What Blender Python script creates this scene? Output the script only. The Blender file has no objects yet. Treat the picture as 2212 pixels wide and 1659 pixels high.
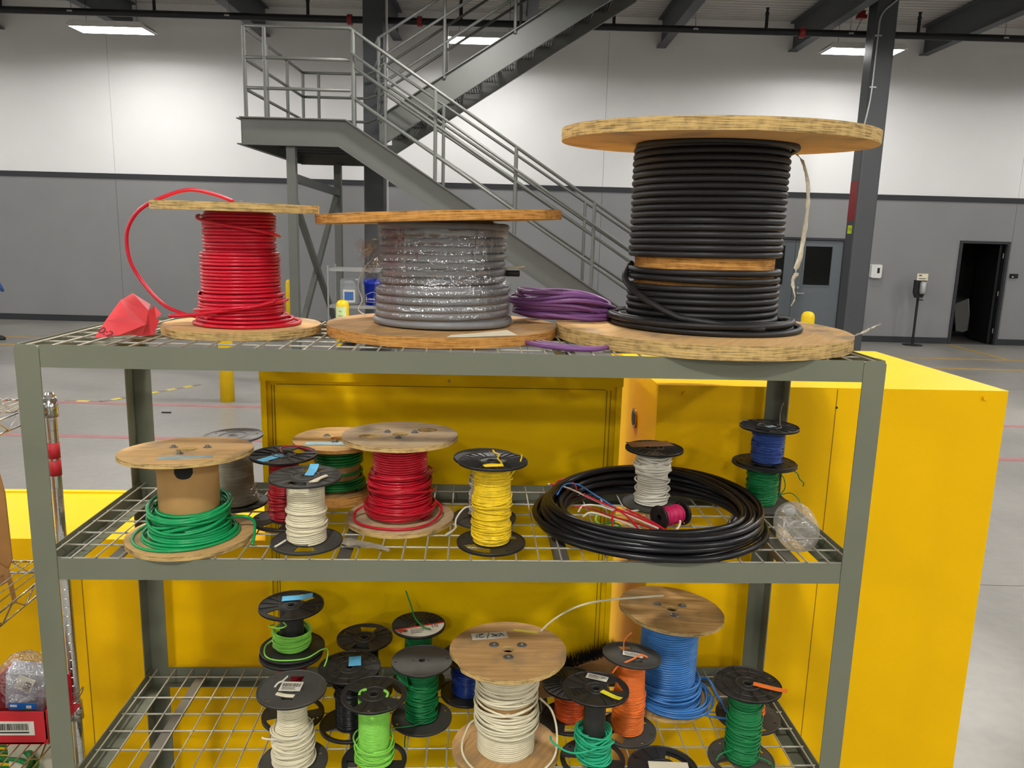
import bpy, math, random
import numpy as np
from mathutils import Matrix, Vector, Euler
from mathutils.geometry import tessellate_polygon

scene = bpy.context.scene
C = scene.collection
PI = math.pi
R = math.radians

# ------------------------------------------------------------------ camera
cam_d = bpy.data.cameras.new('camera')
cam = bpy.data.objects.new('camera', cam_d)
C.objects.link(cam)
scene.camera = cam
cam_d.sensor_fit = 'HORIZONTAL'
cam_d.sensor_width = 36.0
cam_d.lens = 1700.0 / 2212.0 * 36.0
cam_d.clip_start = 0.05
cam_d.clip_end = 200
_M = (Matrix.Rotation(-0.0496, 3, 'Z') @ Matrix.Rotation(-0.1887, 3, 'X') @ Matrix.Rotation(-0.0270, 3, 'Y'))
_r, _f, _u = _M.col[0], _M.col[1], _M.col[2]
cam.matrix_world = Matrix(((_r[0], _u[0], -_f[0], 1.0054), (_r[1], _u[1], -_f[1], -1.7498),
                           (_r[2], _u[2], -_f[2], 2.0856), (0, 0, 0, 1)))

# ------------------------------------------------------------------ world, exposure
world = bpy.data.worlds.new('world')
scene.world = world
world.use_nodes = True
world.node_tree.nodes['Background'].inputs[0].default_value = (0.75, 0.8, 0.9, 1)
world.node_tree.nodes['Background'].inputs[1].default_value = 0.02
vs = scene.view_settings
vs.view_transform = 'Standard'
vs.look = 'None'
vs.exposure = 0.1
vs.gamma = 1.0
vs.use_curve_mapping = False
scene.cycles.max_bounces = 7
scene.cycles.diffuse_bounces = 3
scene.cycles.glossy_bounces = 4
scene.cycles.transparent_max_bounces = 12
scene.cycles.adaptive_threshold = 0.02
scene.cycles.sample_clamp_indirect = 6.0

# building frame is turned a little against the rack
ANG = R(-2.427)
CA, SA = math.cos(ANG), math.sin(ANG)
WALL = 15.134
LIGHT_W = 740.0
WALL_ROW = 0.17       # the row along the wall is dimmed
LIGHT_Z = 5.46
LIGHT_X = [-12.75, -6.07, 0.53, 7.28, 13.98]
LIGHT_Y = [13.2, 7.7, 2.2, -3.3, -8.8]

def B(x, y, z=0.0):
    return (CA * x - SA * y, SA * x + CA * y, z)

def spot(x, y):
    l = bpy.data.lights.new('high_bay_lamp', 'SPOT')
    l.energy = LIGHT_W * (WALL_ROW if y > 13 else 1.0)
    l.spot_size = R(176)
    l.spot_blend = 0.025
    l.shadow_soft_size = 0.22
    l.color = (1.0, 0.975, 0.94)
    # beam pattern of the fixture: strongest straight down, weaker towards the horizon
    l.use_nodes = True
    nt = l.node_tree
    em = nt.nodes['Emission']
    tc = nt.nodes.new('ShaderNodeTexCoord')
    sx = nt.nodes.new('ShaderNodeSeparateXYZ')
    ab = nt.nodes.new('ShaderNodeMath'); ab.operation = 'ABSOLUTE'
    ma = nt.nodes.new('ShaderNodeMath'); ma.operation = 'MULTIPLY_ADD'
    hz_ = 0.6 if y > 13 else 0.28
    ma.inputs[1].default_value = 1 - hz_; ma.inputs[2].default_value = hz_
    nt.links.new(tc.outputs['Normal'], sx.inputs[0]); nt.links.new(sx.outputs['Z'], ab.inputs[0])
    nt.links.new(ab.outputs[0], ma.inputs[0]); nt.links.new(ma.outputs[0], em.inputs['Strength'])
    o = bpy.data.objects.new('high_bay_lamp', l)
    C.objects.link(o)
    o.location = B(x, y, LIGHT_Z - 0.05)
for _y in LIGHT_Y:
    for _x in LIGHT_X:
        spot(_x, _y)

# ------------------------------------------------------------------ materials
def srgb(h):
    h = h.lstrip('#')
    o = []
    for i in (0, 2, 4):
        c = int(h[i:i + 2], 16) / 255.0
        o.append(c / 12.92 if c <= 0.04045 else ((c + 0.055) / 1.055) ** 2.4)
    return tuple(o)

def pm(name, col, rough=0.5, metal=0.0, var=0.06, scale=12.0, bump=0.0, bscale=None, spec=0.5, coat=0.0, alpha=None,
       stretch=None, emit=None, trans=0.0, ior=1.45, dark=None):
    """procedural principled material: base colour varied by noise, optional fine relief"""
    if isinstance(col, str):
        col = srgb(col)
    m = bpy.data.materials.new(name)
    m.use_nodes = True
    nt = m.node_tree
    b = nt.nodes['Principled BSDF']
    b.inputs['Roughness'].default_value = rough
    b.inputs['Metallic'].default_value = metal
    b.inputs['Specular IOR Level'].default_value = spec
    b.inputs['Coat Weight'].default_value = coat
    b.inputs['Transmission Weight'].default_value = trans
    b.inputs['IOR'].default_value = ior
    tc = nt.nodes.new('ShaderNodeTexCoord')
    src = tc.outputs['Object']
    if stretch:
        mp = nt.nodes.new('ShaderNodeMapping')
        mp.inputs['Scale'].default_value = stretch
        nt.links.new(src, mp.inputs['Vector'])
        src = mp.outputs['Vector']
    n = nt.nodes.new('ShaderNodeTexNoise')
    n.inputs['Scale'].default_value = scale
    n.inputs['Detail'].default_value = 5
    nt.links.new(src, n.inputs['Vector'])
    r = nt.nodes.new('ShaderNodeValToRGB')
    r.color_ramp.elements[0].position = 0.3
    r.color_ramp.elements[1].position = 0.7
    lo = dark if dark else tuple(max(0, c * (1 - var)) for c in col)
    if isinstance(lo, str):
        lo = srgb(lo)
    hi = tuple(min(1, c * (1 + var)) for c in col)
    r.color_ramp.elements[0].color = (*lo, 1)
    r.color_ramp.elements[1].color = (*hi, 1)
    nt.links.new(n.outputs['Fac'], r.inputs['Fac'])
    nt.links.new(r.outputs['Color'], b.inputs['Base Color'])
    if bump:
        n2 = nt.nodes.new('ShaderNodeTexNoise')
        n2.inputs['Scale'].default_value = bscale or scale * 4
        n2.inputs['Detail'].default_value = 4
        nt.links.new(src, n2.inputs['Vector'])
        bp = nt.nodes.new('ShaderNodeBump')
        bp.inputs['Strength'].default_value = bump
        bp.inputs['Distance'].default_value = 0.01
        nt.links.new(n2.outputs['Fac'], bp.inputs['Height'])
        nt.links.new(bp.outputs['Normal'], b.inputs['Normal'])
    if emit:
        b.inputs['Emission Color'].default_value = (*emit[0], 1)
        b.inputs['Emission Strength'].default_value = emit[1]
    return m

def wood_face(name, c0, c1, c2, rot=0.0):
    """plywood face: stretched grain plus grey dirt"""
    m = bpy.data.materials.new(name)
    m.use_nodes = True
    nt = m.node_tree
    b = nt.nodes['Principled BSDF']
    b.inputs['Roughness'].default_value = 0.75
    b.inputs['Specular IOR Level'].default_value = 0.25
    tc = nt.nodes.new('ShaderNodeTexCoord')
    mp = nt.nodes.new('ShaderNodeMapping')
    mp.inputs['Rotation'].default_value = (0, 0, rot)
    mp.inputs['Scale'].default_value = (3.0, 40.0, 8.0)
    nt.links.new(tc.outputs['Object'], mp.inputs['Vector'])
    n = nt.nodes.new('ShaderNodeTexNoise')
    n.inputs['Scale'].default_value = 2.2
    n.inputs['Detail'].default_value = 6
    n.inputs['Distortion'].default_value = 0.8
    nt.links.new(mp.outputs['Vector'], n.inputs['Vector'])
    r = nt.nodes.new('ShaderNodeValToRGB')
    r.color_ramp.elements[0].position = 0.3
    r.color_ramp.elements[0].color = (*srgb(c0), 1)
    r.color_ramp.elements[1].position = 0.65
    r.color_ramp.elements[1].color = (*srgb(c1), 1)
    nt.links.new(n.outputs['Fac'], r.inputs['Fac'])
    n2 = nt.nodes.new('ShaderNodeTexNoise')
    n2.inputs['Scale'].default_value = 9
    n2.inputs['Detail'].default_value = 7
    nt.links.new(tc.outputs['Object'], n2.inputs['Vector'])
    r2 = nt.nodes.new('ShaderNodeValToRGB')
    r2.color_ramp.elements[0].position = 0.52
    r2.color_ramp.elements[0].color = (0, 0, 0, 1)
    r2.color_ramp.elements[1].position = 0.75
    r2.color_ramp.elements[1].color = (1, 1, 1, 1)
    nt.links.new(n2.outputs['Fac'], r2.inputs['Fac'])
    mx = nt.nodes.new('ShaderNodeMix')
    mx.data_type = 'RGBA'
    mx.inputs[7].default_value = (*srgb(c2), 1)
    nt.links.new(r2.outputs['Color'], mx.inputs[0])
    nt.links.new(r.outputs['Color'], mx.inputs[6])
    nt.links.new(mx.outputs[2], b.inputs['Base Color'])
    return m

def wood_edge(name, c0, c1, n_ply=9):
    """layered plywood edge: thin dark glue lines across the height, broken by noise"""
    m = bpy.data.materials.new(name)
    m.use_nodes = True
    nt = m.node_tree
    b = nt.nodes['Principled BSDF']
    b.inputs['Roughness'].default_value = 0.85
    b.inputs['Specular IOR Level'].default_value = 0.2
    tc = nt.nodes.new('ShaderNodeTexCoord')
    mp = nt.nodes.new('ShaderNodeMapping')
    mp.inputs['Scale'].default_value = (9.0, 9.0, 300.0)
    nt.links.new(tc.outputs['Object'], mp.inputs['Vector'])
    n = nt.nodes.new('ShaderNodeTexNoise')
    n.inputs['Scale'].default_value = 1.6
    n.inputs['Detail'].default_value = 5
    nt.links.new(mp.outputs['Vector'], n.inputs['Vector'])
    n3 = nt.nodes.new('ShaderNodeTexNoise')
    n3.inputs['Scale'].default_value = 60
    n3.inputs['Detail'].default_value = 3
    nt.links.new(tc.outputs['Object'], n3.inputs['Vector'])
    ad = nt.nodes.new('ShaderNodeMath')
    ad.operation = 'MULTIPLY_ADD'
    ad.inputs[1].default_value = 0.4
    nt.links.new(n3.outputs['Fac'], ad.inputs[0])
    nt.links.new(n.outputs['Fac'], ad.inputs[2])
    r = nt.nodes.new('ShaderNodeValToRGB')
    r.color_ramp.elements[0].position = 0.48
    r.color_ramp.elements[0].color = (*srgb(c0), 1)
    r.color_ramp.elements[1].position = 0.78
    r.color_ramp.elements[1].color = (*srgb(c1), 1)
    nt.links.new(ad.outputs[0], r.inputs['Fac'])
    nt.links.new(r.outputs['Color'], b.inputs['Base Color'])
    bp = nt.nodes.new('ShaderNodeBump')
    bp.inputs['Strength'].default_value = 0.5
    bp.inputs['Distance'].default_value = 0.004
    nt.links.new(ad.outputs[0], bp.inputs['Height'])
    nt.links.new(bp.outputs['Normal'], b.inputs['Normal'])
    return m

def film_mat(name, amount, bump_scale, tint=(1, 1, 1), stretch=(1, 1, 1), dist=0.02, rough=0.09):
    m = bpy.data.materials.new(name)
    m.use_nodes = True
    nt = m.node_tree
    nt.nodes.remove(nt.nodes['Principled BSDF'])
    out = nt.nodes['Material Output']
    tr = nt.nodes.new('ShaderNodeBsdfTransparent')
    tr.inputs[0].default_value = (*tint, 1)
    gl = nt.nodes.new('ShaderNodeBsdfGlossy')
    gl.inputs['Roughness'].default_value = rough
    tc = nt.nodes.new('ShaderNodeTexCoord')
    n = nt.nodes.new('ShaderNodeTexNoise')
    n.inputs['Scale'].default_value = bump_scale
    n.inputs['Detail'].default_value = 3
    mp = nt.nodes.new('ShaderNodeMapping')
    mp.inputs['Scale'].default_value = stretch
    nt.links.new(tc.outputs['Object'], mp.inputs['Vector'])
    nt.links.new(mp.outputs['Vector'], n.inputs['Vector'])
    bp = nt.nodes.new('ShaderNodeBump')
    bp.inputs['Strength'].default_value = 1.0
    bp.inputs['Distance'].default_value = dist
    nt.links.new(n.outputs['Fac'], bp.inputs['Height'])
    nt.links.new(bp.outputs['Normal'], gl.inputs['Normal'])
    mx = nt.nodes.new('ShaderNodeMixShader')
    mx.inputs[0].default_value = amount
    nt.links.new(tr.outputs[0], mx.inputs[1])
    nt.links.new(gl.outputs[0], mx.inputs[2])
    nt.links.new(mx.outputs[0], out.inputs['Surface'])
    return m

def clear_mat(name):
    m = film_mat(name, 0.30, 38)
    nt = m.node_tree
    mx0 = nt.nodes['Mix Shader']; out = nt.nodes['Material Output']
    df = nt.nodes.new('ShaderNodeBsdfTranslucent'); df.inputs[0].default_value = (0.92, 0.95, 0.9, 1)
    mx = nt.nodes.new('ShaderNodeMixShader'); mx.inputs[0].default_value = 0.24
    nt.links.new(mx0.outputs[0], mx.inputs[1]); nt.links.new(df.outputs[0], mx.inputs[2]); nt.links.new(mx.outputs[0], out.inputs['Surface'])
    return m

M = {}
M['rack'] = pm('rack_paint', '#6f7260', 0.55, var=0.05, scale=6, bump=0.03)
M['wire'] = pm('galvanised_wire', '#b4b1a2', 0.45, 0.25, var=0.1, scale=30)
M['bar'] = pm('deck_support_steel', '#6e6a60', 0.5, 0.4, var=0.15, scale=8)
M['yellow'] = pm('cabinet_yellow', (0.93, 0.53, 0.0), 0.5, var=0.025, scale=3, spec=0.16)
M['yellow_b'] = pm('cabinet_yellow_shaded', (0.84, 0.53, 0.0), 0.5, var=0.07, scale=4, spec=0.12)  # greener copy of the yellow: shade behind the rack put into the colour, mottled
M['dark'] = pm('dark_gap', '#141412', 0.8)
M['brass'] = pm('bung_brass', '#b08a3a', 0.3, 0.9)
M['bollard'] = pm('bollard_yellow', '#e6c000', 0.4, var=0.06, scale=8)
M['wall_w'] = pm('wall_white_paint', (0.78, 0.78, 0.775), 0.65, var=0.015, scale=1.5, bump=0.02, bscale=60)
M['wall_g'] = pm('wall_grey_paint', (0.232, 0.232, 0.236), 0.6, var=0.03, scale=1.5, bump=0.02, bscale=60)
M['trim'] = pm('dark_trim', '#2b2d31', 0.6)
M['deckc'] = pm('roof_deck', (0.52, 0.51, 0.48), 0.6, var=0.05, scale=2)
M['beam'] = pm('beam_grey', '#515458', 0.6, var=0.05, scale=3)
M['column'] = pm('column_grey', '#444749', 0.45, var=0.05, scale=3)
M['stair'] = pm('stair_grey', '#5b5d58', 0.42, var=0.04, scale=4)
M['grate'] = pm('grating_steel', '#4c4e50', 0.5, 0.3)
M['pipe'] = pm('black_pipe', '#16171b', 0.5)
M['red'] = pm('red_paint', '#8e1d22', 0.5)
M['chrome'] = pm('chrome', '#d6d6d2', 0.2, 1.0, var=0.05, scale=40)
M['white'] = pm('white_plastic', '#dcdcd8', 0.4, var=0.03)
M['blackp'] = pm('black_plastic', '#2c2b29', 0.42, var=0.18, scale=25, bump=0.03)
M['greyp'] = pm('dusty_dark_plastic', '#45433e', 0.6, var=0.12, scale=20)
M['palep'] = pm('pale_grey_plastic', '#7b7876', 0.6, var=0.1, scale=20)
M['black2'] = pm('matt_black', '#131314', 0.5)
M['door'] = pm('door_grey', '#5e6468', 0.5, var=0.03)
M['glass_d'] = pm('dark_glass', '#0d0e0d', 0.08, spec=0.6)
M['lens'] = pm('lamp_lens', (1, 1, 1), 0.4, emit=((1.0, 0.98, 0.95), 26.0))
M['lamp'] = pm('lamp_housing', '#c8c8c4', 0.5)
M['galv'] = pm('conduit_steel', '#a7a9a8', 0.4, 0.5)
M['cardb'] = pm('cardboard', '#a07440', 0.85, var=0.1, scale=14, bump=0.05)
M['tube'] = pm('core_cardboard', '#b18a52', 0.8, var=0.06, scale=10)
M['paper'] = pm('paper', '#e2d9bf', 0.8, var=0.04)
M['papery'] = pm('fluorescent_paper', '#cfe0a8', 0.8)
M['ink'] = pm('ink_black', '#161412', 0.8)
M['inkg'] = pm('ink_grey', '#4e4a42', 0.8)
M['tapeblue'] = pm('blue_tape', '#5fb4dc', 0.6, var=0.1, scale=40)
M['tapefade'] = pm('faded_blue_tape', '#93adb0', 0.8, var=0.18, scale=45)
M['tapeyel'] = pm('yellow_tape', '#e3d62c', 0.6)
M['tapeyf'] = pm('faded_yellow_tape', '#cdb840', 0.8)
M['tapeor'] = pm('orange_tape', '#f07a2a', 0.6)
M['tapered'] = pm('red_tape', '#b8232a', 0.5)
M['bolt'] = pm('bolt_steel', '#77746c', 0.45, 0.6, var=0.15, scale=60)
M['flag'] = pm('red_vinyl', (0.72, 0.06, 0.07), 0.5, var=0.1, scale=15)
M['flagp'] = pm('flag_print', '#5e1016', 0.6)
M['film'] = film_mat('stretch_film', 0.20, 60, stretch=(1, 1, .35), dist=.008, rough=.04)
M['bagfilm'] = film_mat('poly_bag', 0.3, 45)
M['frayed'] = pm('frayed_tape', '#cfc6ad', 0.5, var=0.2, scale=60, bump=0.3)
M['binred'] = pm('bin_red', (0.50, 0.012, 0.02), 0.4)
M['bluep'] = pm('blue_bucket_plastic', '#0b2fb4', 0.4)
M['labelw'] = pm('label_white', '#d9d4c4', 0.7)
M['labelr'] = pm('label_red', '#c23a2a', 0.7)
M['jean'] = pm('denim', '#2f4f86', 0.85, var=0.15, scale=60)
M['shirt'] = pm('dark_shirt', '#26282c', 0.9)
M['skin'] = pm('skin', '#b98c73', 0.6)
M['hair'] = pm('hair', '#2a1e16', 0.8)
M['shoe'] = pm('black_shoe', '#18181a', 0.6)
M['copper'] = pm('bare_copper', '#b3683a', 0.35, 0.9)

W_ = {}
def wire_mat(k, hexcol, rough=0.32, var=0.05):
    W_[k] = pm('wire_' + k, hexcol, rough, var=var, scale=50, spec=0.5)
wire_mat('red', '#c8142c')
wire_mat('red2', '#c0162a')
wire_mat('dkred', '#a51c26')
wire_mat('grey', '#7c7e80', 0.4)
wire_mat('black', '#1b1b1c', 0.5)
wire_mat('blackg', '#151518', 0.3)
wire_mat('green', '#159a58')
wire_mat('green2', '#0f7a34')
wire_mat('green3', '#0c7a3f', 0.45)
wire_mat('mint', '#22a878', 0.5)
wire_mat('beige', '#a5a08c', 0.45)
wire_mat('white', '#d9d4c4', 0.45)
wire_mat('cream', '#dcd3b4', 0.4)
wire_mat('yellow', '#ecc81c', 0.45, 0.18)
wire_mat('blue', '#2f4d96', 0.5)
wire_mat('navy', '#1f3a86', 0.25)
wire_mat('sky', '#3f7fc4', 0.35)
wire_mat('lime', '#86d04e', 0.35)
wire_mat('orange', '#e8752a', 0.4)
wire_mat('rust', '#d0521a', 0.3)
wire_mat('magenta', '#c21e58', 0.45)
wire_mat('purple', '#7d4f86', 0.45)

PLY_F = wood_face('plywood_tan', '#c79c62', '#d9b27a', '#8f7f68', 0.3)
PLY_F2 = wood_face('plywood_grey', '#b79a70', '#ccb48e', '#7d7466', 0.2)
PLY_F3 = wood_face('plywood_brown', '#a98252', '#c49c66', '#85735a', -0.2)
PLY_F4 = wood_face('plywood_striped', '#94703f', '#c09a63', '#7b6a50', 0.1)
PLY_E = wood_edge('plywood_edge', '#6d5a3a', '#d2b172')
PLY_E2 = wood_edge('plywood_edge_orange', '#8a5a24', '#d39a52')

# ------------------------------------------------------------------ mesh builder
class MB:
    def __init__(s):
        s.v = []; s.f = []; s.m = []; s.s = []
    def add(s, vs_, fs, mi=0, sm=False):
        o = len(s.v)
        s.v.extend([tuple(map(float, p)) for p in vs_])
        for f in fs:
            s.f.append(tuple(int(i) + o for i in f)); s.m.append(mi); s.s.append(sm)
        return s
    def box(s, x0, x1, y0, y1, z0, z1, mi=0):
        return s.add([(x0, y0, z0), (x1, y0, z0), (x1, y1, z0), (x0, y1, z0), (x0, y0, z1), (x1, y0, z1), (x1, y1, z1), (x0, y1, z1)],
                     [(0, 3, 2, 1), (4, 5, 6, 7), (0, 1, 5, 4), (1, 2, 6, 5), (2, 3, 7, 6), (3, 0, 4, 7)], mi)
    def mbox(s, mat, hx, hy, hz, mi=0):
        pts = [mat @ Vector((sx * hx, sy * hy, sz * hz)) for sz in (-1, 1) for sx, sy in ((-1, -1), (1, -1), (1, 1), (-1, 1))]
        return s.add(pts, [(0, 3, 2, 1), (4, 5, 6, 7), (0, 1, 5, 4), (1, 2, 6, 5), (2, 3, 7, 6), (3, 0, 4, 7)], mi)
    def bar(s, a, b, w, h, mi=0, up=(0, 0, 1)):
        a = Vector(a); b = Vector(b); d = b - a; L = d.length; d.normalize()
        u = Vector(up)
        if abs(d.dot(u)) > 0.98: u = Vector((0, 1, 0))
        x = d.cross(u).normalized(); u = x.cross(d)
        m = Matrix(((d[0], x[0], u[0], (a[0] + b[0]) / 2), (d[1], x[1], u[1], (a[1] + b[1]) / 2), (d[2], x[2], u[2], (a[2] + b[2]) / 2), (0, 0, 0, 1)))
        return s.mbox(m, L / 2, w / 2, h / 2, mi)
    def cyl(s, a, b, r, r2=None, n=16, mi=0, cap=True):
        a = Vector(a); b = Vector(b); d = (b - a).normalized()
        r2 = r if r2 is None else r2
        x = d.orthogonal().normalized(); y = d.cross(x)
        vs_ = []
        for p, rr in ((a, r), (b, r2)):
            for i in range(n):
                t = 2 * PI * i / n
                vs_.append(p + (x * math.cos(t) + y * math.sin(t)) * rr)
        s.add(vs_, [(i, (i + 1) % n, n + (i + 1) % n, n + i) for i in range(n)], mi, True)
        if cap:
            s.add(vs_[:n], [tuple(range(n))[::-1]], mi); s.add(vs_[n:], [tuple(range(n))], mi)
        return s
    def lathe(s, prof, n=40, mi=0, c=(0, 0, 0), sm=True, closed=False):
        vs_ = []
        for r, z in prof:
            for i in range(n):
                t = 2 * PI * i / n
                vs_.append((c[0] + r * math.cos(t), c[1] + r * math.sin(t), c[2] + z))
        k = len(prof); fs = []
        for j in range(k if closed else k - 1):
            j2 = (j + 1) % k
            for i in range(n):
                i2 = (i + 1) % n
                fs.append((j * n + i, j * n + i2, j2 * n + i2, j2 * n + i))
        return s.add(vs_, fs, mi, sm)
    def tube(s, pts, r, n=8, closed=False, mi=0, cap=True):
        P = [Vector(p) for p in pts]
        k = len(P)
        T = []
        for i in range(k):
            a = P[i - 1] if (i > 0 or closed) else P[i]
            b = P[(i + 1) % k] if (i < k - 1 or closed) else P[i]
            d = b - a
            T.append(d.normalized() if d.length > 1e-9 else Vector((0, 0, 1)))
        nrm = T[0].orthogonal().normalized()
        vs_ = []
        for i in range(k):
            nrm = (nrm - T[i] * nrm.dot(T[i]))
            nrm = nrm.normalized() if nrm.length > 1e-6 else T[i].orthogonal().normalized()
            bn = T[i].cross(nrm)
            rr = r[i] if isinstance(r, (list, tuple)) else r
            for j in range(n):
                t = 2 * PI * j / n
                vs_.append(P[i] + (nrm * math.cos(t) + bn * math.sin(t)) * rr)
        fs = []
        for i in range(k if closed else k - 1):
            i2 = (i + 1) % k
            for j in range(n):
                j2 = (j + 1) % n
                fs.append((i * n + j, i * n + j2, i2 * n + j2, i2 * n + j))
        if cap and not closed:
            fs.append(tuple(range(n))[::-1]); fs.append(tuple((k - 1) * n + j for j in range(n)))
        return s.add(vs_, fs, mi, True)
    def plate(s, outer, holes, z0, z1, mi=0, mi_side=None):
        """flat plate (x,y outline with holes) with thickness"""
        ms = mi if mi_side is None else mi_side
        loops = [outer] + list(holes)
        tri = tessellate_polygon([[Vector((p[0], p[1], 0)) for p in l] for l in loops])
        flat = [p for l in loops for p in l]
        k = len(flat)
        up = []
        for t in tri:
            a, b, c = (flat[i] for i in t)
            ar = (b[0] - a[0]) * (c[1] - a[1]) - (b[1] - a[1]) * (c[0] - a[0])
            up.append(t if ar > 0 else (t[0], t[2], t[1]))
        s.add([(p[0], p[1], z1) for p in flat], up, mi)
        s.add([(p[0], p[1], z0) for p in flat], [t[::-1] for t in up], mi)
        o = 0
        for li, l in enumerate(loops):
            n = len(l)
            ar = sum(l[i][0] * l[(i + 1) % n][1] - l[(i + 1) % n][0] * l[i][1] for i in range(n))
            flip = (ar > 0) != (li == 0)
            fs = []
            for i in range(n):
                j = (i + 1) % n
                q = (i, j, n + j, n + i)
                fs.append(q[::-1] if flip else q)
            s.add([(p[0], p[1], z0) for p in l] + [(p[0], p[1], z1) for p in l], fs, ms, n > 20)
            o += n
        return s
    def prism(s, poly, y0, y1, mi=0):
        """polygon in the x,z plane (convex order) extruded along y"""
        n = len(poly)
        vs_ = [(p[0], y0, p[1]) for p in poly] + [(p[0], y1, p[1]) for p in poly]
        fs = [tuple(range(n)), tuple(range(n, 2 * n))[::-1]] + [(i, i + n, (i + 1) % n + n, (i + 1) % n) for i in range(n)]
        return s.add(vs_, fs, mi)
    def xform(s, m):
        s.v = [tuple(m @ Vector(p)) for p in s.v]
        return s
    def build(s, name, mats, parent=None, org=(0, 0, 0), loc=None, rot=None):
        me = bpy.data.meshes.new(name)
        v = [(p[0] - org[0], p[1] - org[1], p[2] - org[2]) for p in s.v] if any(org) else s.v
        me.from_pydata(v, [], s.f)
        if not isinstance(mats, (list, tuple)):
            mats = [mats]
        for m in mats:
            me.materials.append(m)
        me.polygons.foreach_set('material_index', s.m)
        me.polygons.foreach_set('use_smooth', s.s)
        me.update()
        return put(name, me, parent, loc, rot)

def put(name, me, parent=None, loc=None, rot=None):
    o = bpy.data.objects.new(name, me)
    C.objects.link(o)
    if parent is not None:
        o.parent = parent
    if loc is not None:
        o.location = loc
    if rot is not None:
        o.rotation_euler = rot
    return o

def np_mesh(name, V, Q, mats, parent=None, mi=None):
    """fast quad mesh from numpy arrays, smooth shaded"""
    me = bpy.data.meshes.new(name)
    nv, nq = len(V), len(Q)
    me.vertices.add(nv)
    me.vertices.foreach_set('co', np.asarray(V, np.float32).ravel())
    me.loops.add(nq * 4)
    me.loops.foreach_set('vertex_index', np.asarray(Q, np.int32).ravel())
    me.polygons.add(nq)
    me.polygons.foreach_set('loop_start', np.arange(0, nq * 4, 4, dtype=np.int32))
    me.polygons.foreach_set('use_smooth', np.ones(nq, bool))
    if not isinstance(mats, (list, tuple)):
        mats = [mats]
    for m in mats:
        me.materials.append(m)
    if mi is not None:
        me.polygons.foreach_set('material_index', np.asarray(mi, np.int32))
    me.update(calc_edges=True)
    me.validate()
    return put(name, me, parent)

def tag(o, label=None, cat=None, group=None, kind=None):
    if label: o['label'] = label
    if cat: o['category'] = cat
    if group: o['group'] = group
    if kind: o['kind'] = kind
    return o

def thing(name, label, cat, loc=(0, 0, 0), rotz=0.0, group=None, rot=None):
    o = bpy.data.objects.new(name, None)
    o.empty_display_size = 0.05
    C.objects.link(o)
    o.location = loc
    o.rotation_euler = rot if rot else (0, 0, rotz)
    return tag(o, label, cat, group)

def bthing(name, label, cat, base, group=None):
    """a thing whose parts are given in building coordinates (org=base)"""
    return thing(name, label, cat, B(*base), ANG, group)

def bstruct(mb, name, mats):
    o = mb.build(name, mats)
    o.rotation_euler = (0, 0, ANG)
    o['kind'] = 'structure'
    return o

def bobj(mb, name, mats, base, label, cat, group=None):
    o = mb.build(name, mats, org=base)
    o.location = B(*base)
    o.rotation_euler = (0, 0, ANG)
    return tag(o, label, cat, group)

def circ(r, n, cx=0.0, cy=0.0, ph=0.0):
    return [(cx + r * math.cos(ph + 2 * PI * i / n), cy + r * math.sin(ph + 2 * PI * i / n)) for i in range(n)]

def spline(P, n=10):
    """Catmull-Rom through points"""
    P = [Vector(p) for p in P]
    if len(P) < 3:
        return P
    o = []
    Q = [P[0] * 2 - P[1]] + P + [P[-1] * 2 - P[-2]]
    for i in range(1, len(Q) - 2):
        a, b, c, d = Q[i - 1], Q[i], Q[i + 1], Q[i + 2]
        for k in range(n):
            t = k / n
            o.append(0.5 * ((2 * b) + (c - a) * t + (2 * a - 5 * b + 4 * c - d) * t * t + (3 * b - a - 3 * c + d) * t ** 3))
    o.append(P[-1])
    return o

def text_mesh(name, s, size, mat, parent, mtx, depth=0.0):
    cu = bpy.data.curves.new(name, 'FONT')
    cu.body = s; cu.size = size; cu.align_x = 'CENTER'; cu.align_y = 'CENTER'
    cu.resolution_u = 3
    o = bpy.data.objects.new(name, cu)
    C.objects.link(o)
    dg = bpy.context.evaluated_depsgraph_get()
    me = bpy.data.meshes.new_from_object(o.evaluated_get(dg))
    bpy.data.objects.remove(o)
    me.materials.clear(); me.materials.append(mat)
    r = put(name, me, parent)
    r.matrix_local = mtx
    return r

# ------------------------------------------------------------------ building shell
XL, XR, YF, CEIL = -17.0, 21.0, -11.0, 6.40

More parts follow.
